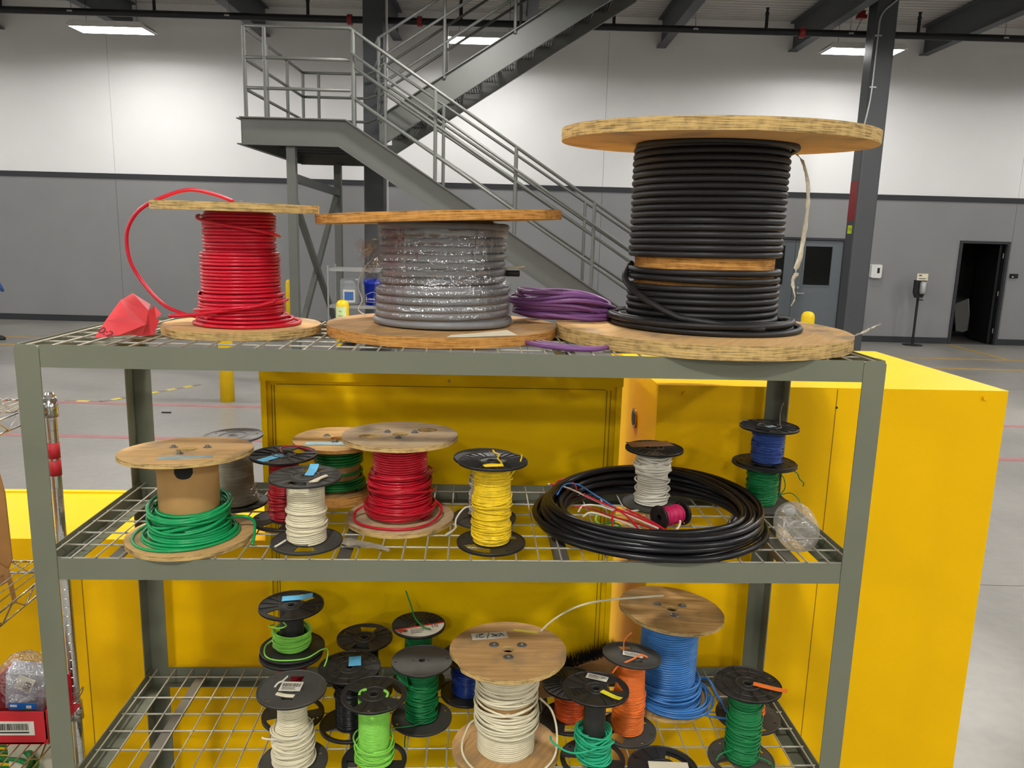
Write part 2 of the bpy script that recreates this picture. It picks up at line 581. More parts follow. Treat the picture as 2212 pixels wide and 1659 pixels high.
def floor_mat():
    m = bpy.data.materials.new('polished_concrete')
    m.use_nodes = True
    nt = m.node_tree
    b = nt.nodes['Principled BSDF']
    tc = nt.nodes.new('ShaderNodeTexCoord')
    n = nt.nodes.new('ShaderNodeTexNoise'); n.inputs['Scale'].default_value = 0.7; n.inputs['Detail'].default_value = 8
    n2 = nt.nodes.new('ShaderNodeTexNoise'); n2.inputs['Scale'].default_value = 9; n2.inputs['Detail'].default_value = 8; n2.inputs['Distortion'].default_value = 1.2
    for q in (n, n2): nt.links.new(tc.outputs['Object'], q.inputs['Vector'])
    ad = nt.nodes.new('ShaderNodeMath'); ad.operation = 'MULTIPLY_ADD'; ad.inputs[1].default_value = 0.35
    nt.links.new(n2.outputs['Fac'], ad.inputs[0]); nt.links.new(n.outputs['Fac'], ad.inputs[2])
    r = nt.nodes.new('ShaderNodeValToRGB')
    r.color_ramp.elements[0].position = 0.45; r.color_ramp.elements[0].color = (0.20, 0.19, 0.172, 1)
    r.color_ramp.elements[1].position = 0.9; r.color_ramp.elements[1].color = (0.305, 0.29, 0.262, 1)
    nt.links.new(ad.outputs[0], r.inputs['Fac'])
    nt.links.new(r.outputs['Color'], b.inputs['Base Color'])
    rr = nt.nodes.new('ShaderNodeMapRange'); rr.inputs['To Min'].default_value = 0.22; rr.inputs['To Max'].default_value = 0.42
    nt.links.new(n.outputs['Fac'], rr.inputs['Value']); nt.links.new(rr.outputs['Result'], b.inputs['Roughness'])
    b.inputs['Specular IOR Level'].default_value = 0.4
    return m

mb = MB()
# floor slabs with saw-cut joints between them
FX = [XL, -7.1, 1.45, 10.0, XR]
FY = [YF, -4.0, 2.9, 9.8, WALL]
for i in range(4):
    for j in range(4):
        mb.box(FX[i] + .004, FX[i + 1] - .004, FY[j] + .004, FY[j + 1] - .004, -.1, 0)
mb.box(XL, XR, YF, WALL, -.16, -.012, 1)
bstruct(mb, 'floor', [floor_mat(), M['dark']])

DR = (10.62, 11.57, 2.14)      # open doorway
DL = (6.10, 8.12, 2.12)        # double door
SEAM = [XL, -7.13, 2.97, 11.66, XR]
wb = MB()
wb.box(XL, DL[0], WALL + .03, WALL + .25, 0, 7); wb.box(DL[1], DR[0], WALL + .03, WALL + .25, 0, 7); wb.box(DR[1], XR, WALL + .03, WALL + .25, 0, 7)
wb.box(DL[0], DL[1], WALL + .03, WALL + .25, DL[2], 7); wb.box(DR[0], DR[1], WALL + .03, WALL + .25, DR[2], 7)
wall = bstruct(wb, 'wall_back', [M['dark']])
def wall_panel(x0, x1):
    p = MB()
    cuts = sorted({x0, x1} | {c for c in DL[:2] + DR[:2] if x0 < c < x1})
    for a, b_ in zip(cuts, cuts[1:]):
        lo = 0.0
        for D_ in (DL, DR):
            if a >= D_[0] - 1e-6 and b_ <= D_[1] + 1e-6: lo = D_[2]
        aa = a + (.003 if a == x0 else 0); bb = b_ - (.003 if b_ == x1 else 0)
        p.box(aa, bb, WALL, WALL + .04, lo, 3.0, 0)
        p.box(aa, bb, WALL, WALL + .04, 3.0, CEIL + .3, 1)
    p.build('wall_panel', [M['wall_g'], M['wall_w']], wall)
for a, b_ in zip(SEAM, SEAM[1:]):
    wall_panel(a, b_)
bstruct(MB().box(XL, XR, WALL - .025, WALL, 2.985, 3.09), 'trim_1', M['trim'])
bb = MB()
for a, b_ in ((XL, DL[0] - .05), (DL[1] + .05, DR[0] - .05), (DR[1] + .05, XR)):
    bb.box(a, b_, WALL - .02, WALL, 0, .13)
bstruct(bb, 'baseboard_back', M['trim'])
bstruct(MB().box(XL - .2, XL, YF, WALL, 0, 3.0, 0).box(XL - .2, XL, YF, WALL, 3.0, 6.7, 1), 'wall_left', [M['wall_g'], M['wall_w']])
bstruct(MB().box(XR, XR + .2, YF, WALL, 0, 3.0, 0).box(XR, XR + .2, YF, WALL, 3.0, 6.7, 1), 'wall_right', [M['wall_g'], M['wall_w']])
bstruct(MB().box(XL, XR, YF - .2, YF, 0, 3.0, 0).box(XL, XR, YF - .2, YF, 3.0, 6.7, 1), 'wall_front', [M['wall_g'], M['wall_w']])
# corrugated roof deck, ribs along the wall
pr = []
y = YF
while y < WALL:
    pr += [(y, CEIL + .04), (y + .07, CEIL + .04), (y + .09, CEIL), (y + .15, CEIL), (y + .17, CEIL + .04)]
    y += .17
mb = MB()
n = len(pr)
mb.add([(XL, p[0], p[1]) for p in pr] + [(XR, p[0], p[1]) for p in pr], [(i, i + 1, n + i + 1, n + i) for i in range(n - 1)])
bstruct(mb, 'ceiling', M['deckc'])

# roof beams (I sections) running away from the wall
BX = [4.02 + 2.65 * k for k in range(-6, 6)]
names = ['sixth', 'fifth', 'fourth', 'third', 'second', 'first']
def beam_mesh():
    b_ = MB()
    b_.box(-.09, .09, YF, WALL - .01, 5.83, 5.845).box(-.09, .09, YF, WALL - .01, 6.36, 6.375).box(-.006, .006, YF, WALL - .01, 5.845, 6.36)
    return b_
bm0 = None
bl = {-3.93: 'dark grey roof beam meeting the wall above the stair landing', -1.28: 'dark grey roof beam meeting the wall right behind the left column',
      -9.23: 'dark grey roof beam in the upper left corner of the view', -6.58: 'dark grey roof beam over the left ceiling light',
      1.37: 'dark grey roof beam behind the upper stair flight', 4.02: 'dark grey roof beam just right of the upper stair flight',
      6.67: 'dark grey roof beam left of the right-hand column', 9.32: 'dark grey roof beam in the upper right corner right of the column'}
for k, x in enumerate(BX):
    lab = bl.get(round(x, 2), 'dark grey steel roof beam outside the view')
    if bm0 is None:
        o = bobj(beam_mesh(), 'roof_beam', M['beam'], (0, 0, 0), lab, 'beam', 'steel roof beams'); bm0 = o
    else:
        o = bm0.copy(); C.objects.link(o); o['label'] = lab
    o.location = B(x, 0, 0)

# columns
def column(x0, y0, w, label, base_extra=None):
    t = bthing('steel_column', label, 'column', (x0 + w / 2, y0 + w / 2, 0), 'building columns')
    c = (x0 + w / 2, y0 + w / 2, 0)
    o = [(x0, y0), (x0 + w, y0), (x0 + w, y0 + w), (x0, y0 + w)]
    pl = []
    r_ = .03
    for (cx, cy), a0 in zip(((x0 + w - r_, y0 + w - r_), (x0 + r_, y0 + w - r_), (x0 + r_, y0 + r_), (x0 + w - r_, y0 + r_)), (0, 90, 180, 270)):
        for i in range(5):
            a = R(a0 + i * 22.5); pl.append((cx + r_ * math.cos(a), cy + r_ * math.sin(a)))
    m_ = MB(); m_.plate(pl, [], 0, CEIL)
    m_.build('shaft', M['column'], t, org=c)
    MB().box(x0 - .08, x0 + w + .08, y0 - .08, y0 + w + .08, 0, .025).build('base_plate', M['column'], t, org=c)
    return t, c
colL, cL = column(-1.42, 12.0, .35, 'dark steel column standing behind the staircase')
MB().cyl((-1.04, 12.1, 0), (-1.04, 12.1, 6.3), .022, n=10).build('conduit', M['white'], colL, org=cL)
colR, cR = column(6.955, 12.0, .35, 'dark steel column with a red painted band beside the big black reel')
MB().box(6.951, 6.9548, 12.03, 12.32, 2.46, 3.13).build('red_band', M['red'], colR, org=cR)
st = MB().box(6.949, 6.9545, 12.09, 12.25, 2.24, 2.38).build('number_sticker', pm('sticker_lime', '#c9dc1e', 0.6), colR, org=cR)
text_mesh('sticker_number', '110', .085, M['ink'], st, Matrix.Translation((6.9485 - cR[0], 12.17 - cR[1], 2.31)) @ Euler((PI / 2, 0, -PI / 2)).to_matrix().to_4x4())
cp = spline([(7.6, 11.9, 6.38), (7.25, 11.96, 5.98), (7.03, 11.975, 5.75), (7.0, 11.975, 5.4), (6.99, 11.975, 4.6), (6.97, 11.975, 4.3), (6.93, 12.0, 3.95)], 8)
MB().tube(cp, .016, 8).build('conduit', M['galv'], colR, org=cR)
for z in (5.42, 4.62):
    MB().box(6.955, 7.06, 11.965, 12.0, z - .012, z + .012).build('conduit_clamp', M['galv'], colR, org=cR)

# sprinkler main, hangers, upright heads
PY, PZ = 12.6, 5.585
sp = bthing('sprinkler_pipe', 'black sprinkler pipe running below the roof along the wall', 'pipe', (0, PY, PZ))
so = (0, PY, PZ)
MB().cyl((XL, PY, PZ), (XR, PY, PZ), .058, n=14).build('main_pipe', M['pipe'], sp, org=so)
hd = hg = None
for k in range(-5, 6):
    x = .15 + 2.6 * k
    if hd is None:
        hd = MB().cyl((0, 0, 0), (0, 0, .24), .028, n=8).cyl((0, 0, .22), (0, 0, .30), .04, .018, n=8).cyl((0, 0, .30), (0, 0, .33), .03, n=8).build('sprinkler_head', M['pipe'], sp)
        o = hd
    else:
        o = put('sprinkler_head', hd.data, sp)
    o.location = (x, 0, .05)
for x in BX:
    if hg is None:
        hg = MB().cyl((0, 0, .06), (0, 0, .25), .008, n=6).lathe([(.068, -.015), (.072, -.015), (.072, .015), (.068, .015)], 14, closed=True).build('hanger', M['galv'], sp)
        hg.data.transform(Matrix.Identity(4)); o = hg
    else:
        o = put('hanger', hg.data, sp)
    o.location = (x + .12, 0, 0)
for x in (-1.74, -.55, 5.96):
    MB().cyl((x - .04, PY, PZ), (x + .04, PY, PZ), .085, n=12).build('red_coupling', M['red'], sp, org=so)

# ceiling lights
def high_bay(x, y, label):
    t = bthing('high_bay_light', label, 'ceiling light', (x, y, LIGHT_Z), 'high bay ceiling lights')
    o = (x, y, LIGHT_Z)
    L, Wd = .64, .25
    MB().prism([(x - L - .06, LIGHT_Z - .005), (x + L + .06, LIGHT_Z - .005), (x + L - .02, LIGHT_Z + .075), (x - L + .02, LIGHT_Z + .075)], y - Wd - .02, y + Wd + .02).build('housing', M['lamp'], t, org=o)
    MB().box(x - L, x + L, y - Wd, y + Wd, LIGHT_Z - .022, LIGHT_Z - .006, 1).box(x - L + .004, x + L - .004, y - Wd + .004, y + Wd - .004, LIGHT_Z - .0235, LIGHT_Z - .0225).build('lens', [M['lens'], M['lamp']], t, org=o)
    for sx in (-.45, .45):
        MB().cyl((x + sx, y, LIGHT_Z + .075), (x + sx, y, CEIL), .004, n=5).build('hanging_cable', M['pipe'], t, org=o)
ll = {(-6.07, 13.2): 'lit white high-bay light hanging at upper left of the view', (.53, 13.2): 'lit white high-bay light partly hidden behind the stair rails',
      (7.28, 13.2): 'lit white high-bay light partly behind the right-hand column'}
for y in LIGHT_Y:
    for x in LIGHT_X:
        high_bay(x, y, ll.get((x, y)) or 'unseen high-bay light, %s from left in the %s row from the wall' % (('first', 'second', 'third', 'fourth', 'fifth')[LIGHT_X.index(x)], ('first', 'second', 'third', 'fourth', 'fifth')[LIGHT_Y.index(y)]))

al = bthing('alarm_box', 'small red alarm box hanging under the roof left of the column', 'alarm', (7.06, 12.85, 6.0))
ao = (7.06, 12.85, 6.0)
MB().box(6.98, 7.14, 12.80, 12.90, 5.90, 5.96).build('red_body', M['red'], al, org=ao)
MB().box(7.0, 7.11, 12.81, 12.89, 5.96, 6.03).build('back_box', M['red'], al, org=ao)
MB().cyl((7.06, 12.85, 6.03), (7.06, 12.85, CEIL), .01, n=6).build('stem', M['pipe'], al, org=ao)
MB().tube([(7.07, 12.85, 5.9), (7.03, 12.86, 5.8), (7.0, 12.88, 5.7)], .006, 5).build('cord', M['pipe'], al, org=ao)

# ------------------------------------------------------------------ doors on the back wall
def door_frame(mb, x0, x1, h, w=.05):
    mb.box(x0 - w, x0, WALL - .03, WALL + .12, 0, h + w)
    mb.box(x1, x1 + w, WALL - .03, WALL + .12, 0, h + w)
    mb.box(x0, x1, WALL - .03, WALL + .12, h, h + w)
    return mb
d1 = bstruct(door_frame(MB(), DL[0], DL[1], DL[2]), 'door_1', M['trim'])
mid = (DL[0] + DL[1]) / 2
for (a, b_, hx) in ((DL[0] + .005, mid - .004, -1), (mid + .004, DL[1] - .005, 1)):
    lf = MB()
    g0, g1 = (a + .2, b_ - .21) if hx > 0 else (a + .21, b_ - .2)
    lf.box(a, g0, WALL + .01, WALL + .055, .01, DL[2] - .01).box(g1, b_, WALL + .01, WALL + .055, .01, DL[2] - .01)
    lf.box(g0, g1, WALL + .01, WALL + .055, .01, 1.17).box(g0, g1, WALL + .01, WALL + .055, 2.0, DL[2] - .01)
    o = lf.build('door_leaf', M['door'], d1)
    MB().box(g0, g1, WALL + .025, WALL + .04, 1.17, 2.0).build('pane', M['glass_d'], o)
    gf = MB()
    for q in ((g0 - .02, g0 + .012, 1.15, 2.02), (g1 - .012, g1 + .02, 1.15, 2.02), (g0, g1, 1.15, 1.18), (g0, g1, 1.99, 2.02)):
        gf.box(q[0], q[1], WALL, WALL + .06, q[2], q[3])
    gf.build('glazing_bead', M['door'], o)
    if hx > 0:
        MB().cyl((a + .11, WALL + .01, 1.0), (a + .11, WALL - .05, 1.0), .025, n=12).bar((a + .1, WALL - .05, 1.0), (a + .24, WALL - .05, 1.0), .02, .025).build('lever_handle', M['galv'], o)
        MB().cyl((a + .11, WALL + .012, 1.12), (a + .11, WALL - .015, 1.12), .025, n=12).build('lock', M['galv'], o)
bstruct(MB().box(DL[0], DL[1], WALL + .2, WALL + .22, 0, DL[2]), 'wall_corridor', M['shirt'])

d2 = bstruct(door_frame(MB(), DR[0], DR[1], DR[2], .055), 'door_2', M['trim'])
# leaf standing open into the dark room
lo = MB().box(-.045, 0, 0, .93, .01, DR[2] - .01).build('door_leaf', M['black2'], d2, loc=(DR[1] - .02, WALL + .13, 0), rot=(0, 0, R(-6)))
for z in (.25, 1.05, 1.85):
    MB().cyl((DR[1] - .015, WALL + .06, z), (DR[1] - .015, WALL + .06, z + .1), .01, n=8).build('hinge', M['galv'], d2)
MB().box(DR[0] - .02, DR[0] + .004, WALL + .02, WALL + .06, .97, 1.06).build('strike_plate', M['galv'], d2)
rm = MB()
RX0, RX1, RY1 = 10.2, 13.6, 18.2
dk = pm('dim_room_wall', '#5a5a58', 0.8)
rm.box(RX0 - .1, RX0, WALL + .25, RY1, 0, 2.7).box(RX1, RX1 + .1, WALL + .25, RY1, 0, 2.7).box(RX0, RX1, RY1, RY1 + .1, 0, 2.7).box(RX0, RX1, WALL + .25, RY1, 2.6, 2.7)
bstruct(rm, 'wall_side_room', dk)
bstruct(MB().box(RX0, RX1, WALL, RY1, -.08, -.002), 'floor_side_room', pm('dim_carpet', '#4a4641', 0.9))
pb = bthing('display_board', 'pale grey board leaning in the dark side room', 'board', (11.75, 16.7, 0))
MB().bar((11.75, 16.62, .10), (11.75, 16.85, .80), .56, .02, up=(1, 0, 0)).build('panel', M['white'], pb, org=(11.75, 16.7, 0))
MB().box(11.45, 12.05, 16.58, 16.8, 0, .1).build('foot', M['black2'], pb, org=(11.75, 16.7, 0))
ch = bthing('office_chair', 'dark chair inside the side room doorway', 'chair', (12.45, 17.1, 0))
cho = (12.45, 17.1, 0)
for sx in (-.22, .22):
    for sy in (-.2, .2):
        MB().cyl((12.45 + sx, 17.1 + sy, 0), (12.45 + sx, 17.1 + sy, .45), .014, n=8).build('leg', M['black2'], ch, org=cho)
    MB().tube(spline([(12.45 + sx, 16.9, .45), (12.45 + sx, 16.9, .66), (12.45 + sx, 17.0, .7), (12.45 + sx, 17.28, .7)], 5), .013, 6).build('armrest', M['black2'], ch, org=cho)
MB().box(12.2, 12.7, 16.88, 17.33, .43, .48).build('seat', M['black2'], ch, org=cho)
MB().box(12.2, 12.7, 17.3, 17.34, .5, .9).build('backrest', M['black2'], ch, org=cho)

# small fittings on and by the back wall
dp = bthing('wall_dispenser', 'white soap dispenser mounted on the grey wall right of the column', 'dispenser', (8.83, WALL, 1.37))
do = (8.83, WALL, 1.37)
MB().plate([(8.72, 1.39), (8.74, 1.37), (8.92, 1.37), (8.94, 1.40), (8.94, 1.63), (8.92, 1.65), (8.74, 1.65), (8.72, 1.63)], [], 0, .1).xform(Matrix(((1, 0, 0, 0), (0, 0, -1, WALL), (0, 1, 0, 0), (0, 0, 0, 1)))).build('housing', M['white'], dp, org=do)
MB().box(8.84, 8.89, WALL - .104, WALL - .098, 1.47, 1.58).build('window', M['black2'], dp, org=do)
rd = bthing('card_reader', 'small black card reader on the wall right of the doorway', 'card reader', (11.79, WALL, 1.44))
MB().box(11.71, 11.87, WALL - .04, WALL, 1.44, 1.53).build('housing', M['black2'], rd, org=(11.79, WALL, 1.44))
MB().box(11.74, 11.77, WALL - .043, WALL - .039, 1.455, 1.475).build('status_light', M['white'], rd, org=(11.79, WALL, 1.44))
sb = (9.62, 14.75, 0)
ss = bthing('sanitizer_stand', 'black sanitizer stand with a white sign in front of the grey wall', 'stand', sb)
MB().lathe([(0, 0), (.2, 0), (.2, .012), (.03, .03), (0, .03)], 24, c=sb).build('base', M['black2'], ss, org=sb)
MB().cyl((9.62, 14.75, .02), (9.62, 14.75, 1.0), .025, n=12).build('pole', M['black2'], ss, org=sb)
MB().prism([(9.55, 1.0), (9.69, 1.0), (9.73, 1.1), (9.73, 1.36), (9.51, 1.36), (9.51, 1.1)], 14.7, 14.78).build('back_plate', M['black2'], ss, org=sb)
MB().lathe([(0, 1.08), (.06, 1.08), (.07, 1.12), (.07, 1.3), (.05, 1.34), (0, 1.34)], 16, c=(9.66, 14.66, 0)).build('dispenser', M['galv'], ss, org=sb)
MB().box(9.57, 9.67, 14.62, 14.7, .95, .97).build('drip_tray', M['black2'], ss, org=sb)
sg = MB().box(9.52, 9.74, 14.68, 14.69, 1.36, 1.5).build('sign', M['paper'], ss, org=sb)
MB().box(9.55, 9.61, 14.676, 14.68, 1.45, 1.475).box(9.55, 9.71, 14.676, 14.68, 1.40, 1.408).box(9.55, 9.69, 14.676, 14.68, 1.385, 1.391).build('sign_print', M['inkg'], sg, org=sb)
fe = bthing('fire_extinguisher', 'red fire extinguisher on the wall beside the column', 'fire extinguisher', (8.55, WALL - .1, .38))
fo = (8.55, WALL - .1, .38)
MB().lathe([(0, 0), (.065, 0), (.07, .02), (.07, .27), (.05, .32), (.02, .34), (0, .34)], 18, c=fo).build('cylinder', M['red'], fe, org=fo)
MB().lathe([(.0705, .14), (.0708, .14), (.0708, .22), (.0705, .22)], 18, c=fo).build('label', M['labelw'], fe, org=fo)
MB().cyl((8.55, WALL - .1, .72), (8.55, WALL - .1, .80), .02, n=8).bar((8.47, WALL - .1, .82), (8.62, WALL - .1, .85), .03, .02).build('valve', M['black2'], fe, org=fo)
MB().tube(spline([(8.57, WALL - .1, .80), (8.65, WALL - .1, .76), (8.65, WALL - .1, .62), (8.62, WALL - .1, .5)], 6), .012, 6).build('hose', M['black2'], fe, org=fo)

# floor markings
red_l = pm('floor_red_paint', '#9c6a6a', 0.5, var=0.12, scale=6)
yel_l = pm('floor_yellow_paint', '#b08d3c', 0.5, var=0.15, scale=6)
def fline(x0, x1, y0, y1, mat, label):
    bobj(MB().box(x0, x1, y0, y1, .0, .0025), 'floor_line', mat, ((x0 + x1) / 2, (y0 + y1) / 2, 0), label, 'floor line', 'painted floor lines')
fline(-14, 14, 7.30, 7.40, red_l, 'faded red line across the floor, the farther of two')
fline(-14, 14, 5.82, 5.92, red_l, 'faded red line across the floor, the nearer of two')
fline(8.2, 14, 12.82, 12.92, yel_l, 'yellow floor line in front of the doorway, nearer the wall')
fline(8.3, 14, 11.63, 11.73, yel_l, 'yellow floor line in front of the doorway, farther from the wall')
fline(10.46, 10.56, 12.93, 15.0, yel_l, 'yellow floor line running out from the doorway')
fline(12.9, 13.0, 12.93, 15.0, yel_l, 'yellow floor line right of the doorway at the frame edge')
fline(-14, -6.8, 12.5, 12.6, yel_l, 'yellow floor line at far left near the walking person')
fline(-14, -6.8, 11.6, 11.7, yel_l, 'yellow floor line at far left, nearer the rack')
hz = bthing('hazard_tape', 'black and yellow hazard tape stuck on the floor by the red line', 'tape', (-3.7, 7.6, 0))
tp = [(-4.15, 7.43), (-3.72, 7.43), (-3.0, 8.6)]
hb = pm('hazard_yellow', '#cdb93c', 0.6); hk = pm('hazard_dark', '#7d7468', 0.7)
for (a, b_) in zip(tp, tp[1:]):
    L = math.hypot(b_[0] - a[0], b_[1] - a[1]); k = max(2, int(L / .12))
    for i in range(k):
        p0 = [a[j] + (b_[j] - a[j]) * i / k for j in (0, 1)]; p1 = [a[j] + (b_[j] - a[j]) * (i + 1) / k for j in (0, 1)]
        MB().bar((p0[0], p0[1], .002), (p1[0], p1[1], .002), .07, .002).build('tape_stripe', hb if i % 2 else hk, hz, org=(-3.7, 7.6, 0))
bobj(MB().box(-2.79, -2.69, 6.93, 6.96, 0, .012), 'metal_offcut', M['black2'], (-2.74, 6.945, 0), 'small black offcut lying on the floor behind the rack', 'offcut')

# bollards
def bollard(x, y, h, label, sticker=False, r=.084):
    t = bthing('bollard', label, 'bollard', (x, y, 0), 'yellow bollards')
    MB().lathe([(0, 0), (r, 0), (r, h - .07), (r * .93, h - .04), (r * .7, h - .012), (r * .35, h), (0, h)], 24, c=(x, y, 0)).build('sleeve', M['bollard'], t, org=(x, y, 0))
    if sticker:
        p = MB(); k = 8
        vs_ = []
        for i in range(k + 1):
            a = R(-150 + 105 * i / k)
            for z in (.8, h - .08): vs_.append((x + (r + .0015) * math.cos(a), y + (r + .0015) * math.sin(a), z))
        p.add(vs_, [(2 * i, 2 * i + 2, 2 * i + 3, 2 * i + 1) for i in range(k)], 0, True)
        s_ = p.build('notice', M['papery'], t, org=(x, y, 0))
        for s_t, z, sz in (('No', h - .14, .03), ('Pallet', h - .20, .03), ('Storage', h - .26, .03)):
            text_mesh('notice_line', s_t, sz, M['inkg'], s_, Matrix.Translation((-.012, -r - .004, z)) @ Euler((PI / 2, 0, R(-8))).to_matrix().to_4x4())
    return t
bollard(-2.296, 7.64, 1.17, 'yellow bollard seen below the top shelf behind the left rack post')
bollard(-3.08, 13.3, 1.12, 'thin distant yellow bollard right of the red cable reel', r=.07)
bollard(-1.08, 8.55, 1.18, 'yellow bollard with a pale green paper notice', True)
bollard(4.995, 8.55, 1.19, 'yellow bollard in front of the grey double door')

# ------------------------------------------------------------------ staircase
SY0, SY1, SY2, SY3 = 8.6, 9.85, 10.2, 11.45
LX0, LX1, LZ = -2.33, -1.01, 3.424
SL = .633
base = (0, 10, 0)
stair = bthing('staircase', 'grey steel switchback staircase with pipe rails and a mid landing', 'staircase', base)
def sbuild(mb, name, mat=None):
    return mb.build(name, mat or M['stair'], stair, org=base)
zt = lambda x: LZ - SL * (x - LX1)                     # lower flight stringer top
zu = lambda x: 3.98 + .638 * (x + .40)                 # upper flight stringer top
VD = .385
def stringer(pts_top, pts_bot, y, out, name):
    """channel: web plus lips; point lists run along x"""
    mb = MB()
    mb.prism(pts_top + pts_bot[::-1], y, y + .012)
    for P in (pts_top, pts_bot):
        for a, b_ in zip(P, P[1:]):
            mb.bar((a[0], y + .006 + out * .035, a[1]), (b_[0], y + .006 + out * .035, b_[1]), .07, .014)
    return sbuild(mb, name)
xe = LX1 + LZ / SL
for y, o_ in ((SY0, -1), (SY1, 1)):
    stringer([(LX1, LZ), (xe, 0)], [(LX1 - .09, LZ - .322), (LX1 - .09 + (LZ - .322) / SL, 0)], y, o_, 'stringer')
XT = 2.95
for y, o_ in ((SY2, -1), (SY3, 1)):
    stringer([(-.86, zu(-.86)), (XT, zu(XT))], [(-.86, zu(-.86) - .42), (XT, zu(XT) - .42)], y, o_, 'stringer')
stringer([(LX0, LZ), (LX1, LZ)], [(LX0, LZ - .322), (LX1 - .09, LZ - .322)], SY0, -1, 'landing_channel')
stringer([(LX0, LZ), (-.86, LZ)], [(LX0, LZ - .322), (-.86, LZ - .322)], SY3, 1, 'landing_channel')
sbuild(MB().box(LX0, LX0 + .012, SY0, SY3, LZ - .322, LZ).box(LX0 - .06, LX0, SY0, SY3, LZ - .014, LZ).box(LX0 - .06, LX0, SY0, SY3, LZ - .322, LZ - .308), 'landing_channel')
sbuild(MB().box(LX1 - .05, LX1 - .038, SY1, SY3, LZ - .3, LZ - .06), 'landing_channel')
sbuild(MB().box(LX0 + .02, LX1 - .06, SY0 + .03, SY3 - .03, LZ - .09, LZ - .06), 'landing_deck', M['grate'])
for i in range(6):
    yy = SY0 + .4 + i * .42
    sbuild(MB().box(LX0 + .02, LX1 - .06, yy, yy + .05, LZ - .2, LZ - .09), 'deck_joist', M['grate'])
# treads: bar grating, one part each, sharing one mesh
tm = MB()
for i in range(7):
    tm.box(-.13 + i * .04, -.13 + i * .04 + .008, 0, 1.2, -.03, 0)
for i in range(5):
    tm.box(-.13, .12, .02 + i * .285, .03 + i * .285, -.012, -.002)
tm.box(-.14, -.125, 0, 1.2, -.045, .002)
t0 = tm.build('tread', M['grate'], stair)
first = True
for k in range(1, 17):
    x = LX1 + .28 * k - .1; z = LZ - .05 - .178 * k + .02
    if z < .1: break
    o = t0 if first else put('tread', t0.data, stair); first = False
    o.location = (x - base[0], SY0 + .02 - base[1], z); o.scale = (-1, 1, 1)
for k in range(0, 14):
    x = -.7 + .28 * k; z = zu(x) - .22
    if x > XT - .1: break
    o = put('tread', t0.data, stair); o.location = (x - base[0], SY2 + .02 - base[1], z)
# risers on the upper flight (perforated plates seen from below)
rmh = MB()
for i in range(20):
    rmh.box(-.004, .004, .01 + i * .061, .03 + i * .061, 0, .15)
for i in range(3):
    rmh.box(-.004, .004, 0, 1.2, .0 + i * .07, .012 + i * .07)
r0 = None
for k in range(0, 14):
    x = -.7 + .28 * k; z = zu(x) - .22
    if x > XT - .1: break
    if r0 is None:
        r0 = rmh.build('riser', M['grate'], stair); o = r0
    else:
        o = put('riser', r0.data, stair)
    o.location = (x + .13 - base[0], SY2 + .02 - base[1], z)
RR = .021
def rail(P, r=RR):
    sbuild(MB().tube(P, r, 8), 'rail')
def post(x, y, z0, z1, r=.024):
    sbuild(MB().cyl((x, y, z0), (x, y, z1), r, n=10), 'post')
ye = SY0 - .03
XE = 4.2
xb = -.95
# front rails: landing then down the lower flight
for zl in (4.498, 4.134, 3.775):
    P = [(LX0 + .06, SY3, zl), (LX0 + .05, SY0 + .06, zl), (LX0 + .07, ye, zl), (xb, ye, zl)]
    if zl > 4.4:
        P.append((XE, ye, zl - .645 * (XE - xb)))
    rail(P)
for dz in (-.284, -.42, -.79):
    rail([(xb, ye - (.04 if dz == -.284 else 0), 4.502 + dz), (XE, ye - (.04 if dz == -.284 else 0), 4.502 + dz - .645 * (XE - xb))], .017 if dz == -.284 else RR)
for x in (-2.25, -2.0):
    post(x, ye, LZ, 4.498)
for x in (-.913, .108, 1.13, 2.144, 3.16, 4.15):
    post(x, ye, zt(x), 4.502 - .645 * (x - xb))
# inner rails of the lower flight
yi = SY1 + .03
for z0 in (4.36, 4.10, 3.97, 3.62):
    rail([(-.80, yi, z0 - .05), (-.74, yi, z0), (XE, yi, z0 - .625 * (XE + .74))])
rail([(-.8, yi, 4.31), (-.83, yi + .03, 4.2), (-.8, yi, 4.05)])
for x in (-.72, .10, 1.13, 2.144, 3.16):
    post(x, yi, zt(x) - .05, 4.36 - .625 * (x + .74))
# landing: left side posts and back rails rising with the upper flight
for yy in (9.55, 10.55, SY3):
    post(LX0 + .06, yy, LZ, 4.498)
post(-2.02, SY3, LZ, 4.498)
post(-1.45, SY3, LZ, 4.498)
for zl, dz in ((4.498, 1.07), (4.134, .70), (3.775, .34)):
    rail([(LX0 + .06, SY3, zl), (-1.25, SY3, zl), (-1.05, SY3, zl + .08), (XT, SY3, zl + .08 + .638 * (XT + 1.05))])
for dz in (1.07, .79, .43):
    x0_ = -.86
    rail([(x0_ - .05, SY2 - .03, zu(x0_) + dz - .12), (x0_, SY2 - .03, zu(x0_) + dz), (XT, SY2 - .03, zu(XT) + dz)])
for x in (-.86, .077, 1.074, 2.07):
    post(x, SY2 - .03, zu(x) - .05, zu(x) + 1.07)
for x in (0.0, 1.16, 2.3):
    post(x, SY3 + .03, zu(x) - .05, zu(x) + 1.05)
# support frame below the landing
for yy in (SY0 + .02, SY3 - .1):
    sbuild(MB().box(-1.78, -1.67, yy, yy + .11, 0, LZ - .32), 'leg')
sbuild(MB().bar((-1.725, SY0 + .1, 2.72), (-1.725, SY3 - .06, 2.66), .08, .1), 'brace')
sbuild(MB().bar((-1.70, SY0 + .1, 2.40), (-1.70, SY3 - .06, .25), .07, .08), 'brace')
sbuild(MB().bar((-1.75, SY3 - .06, 2.62), (-1.75, SY0 + .1, .45), .07, .08), 'brace')

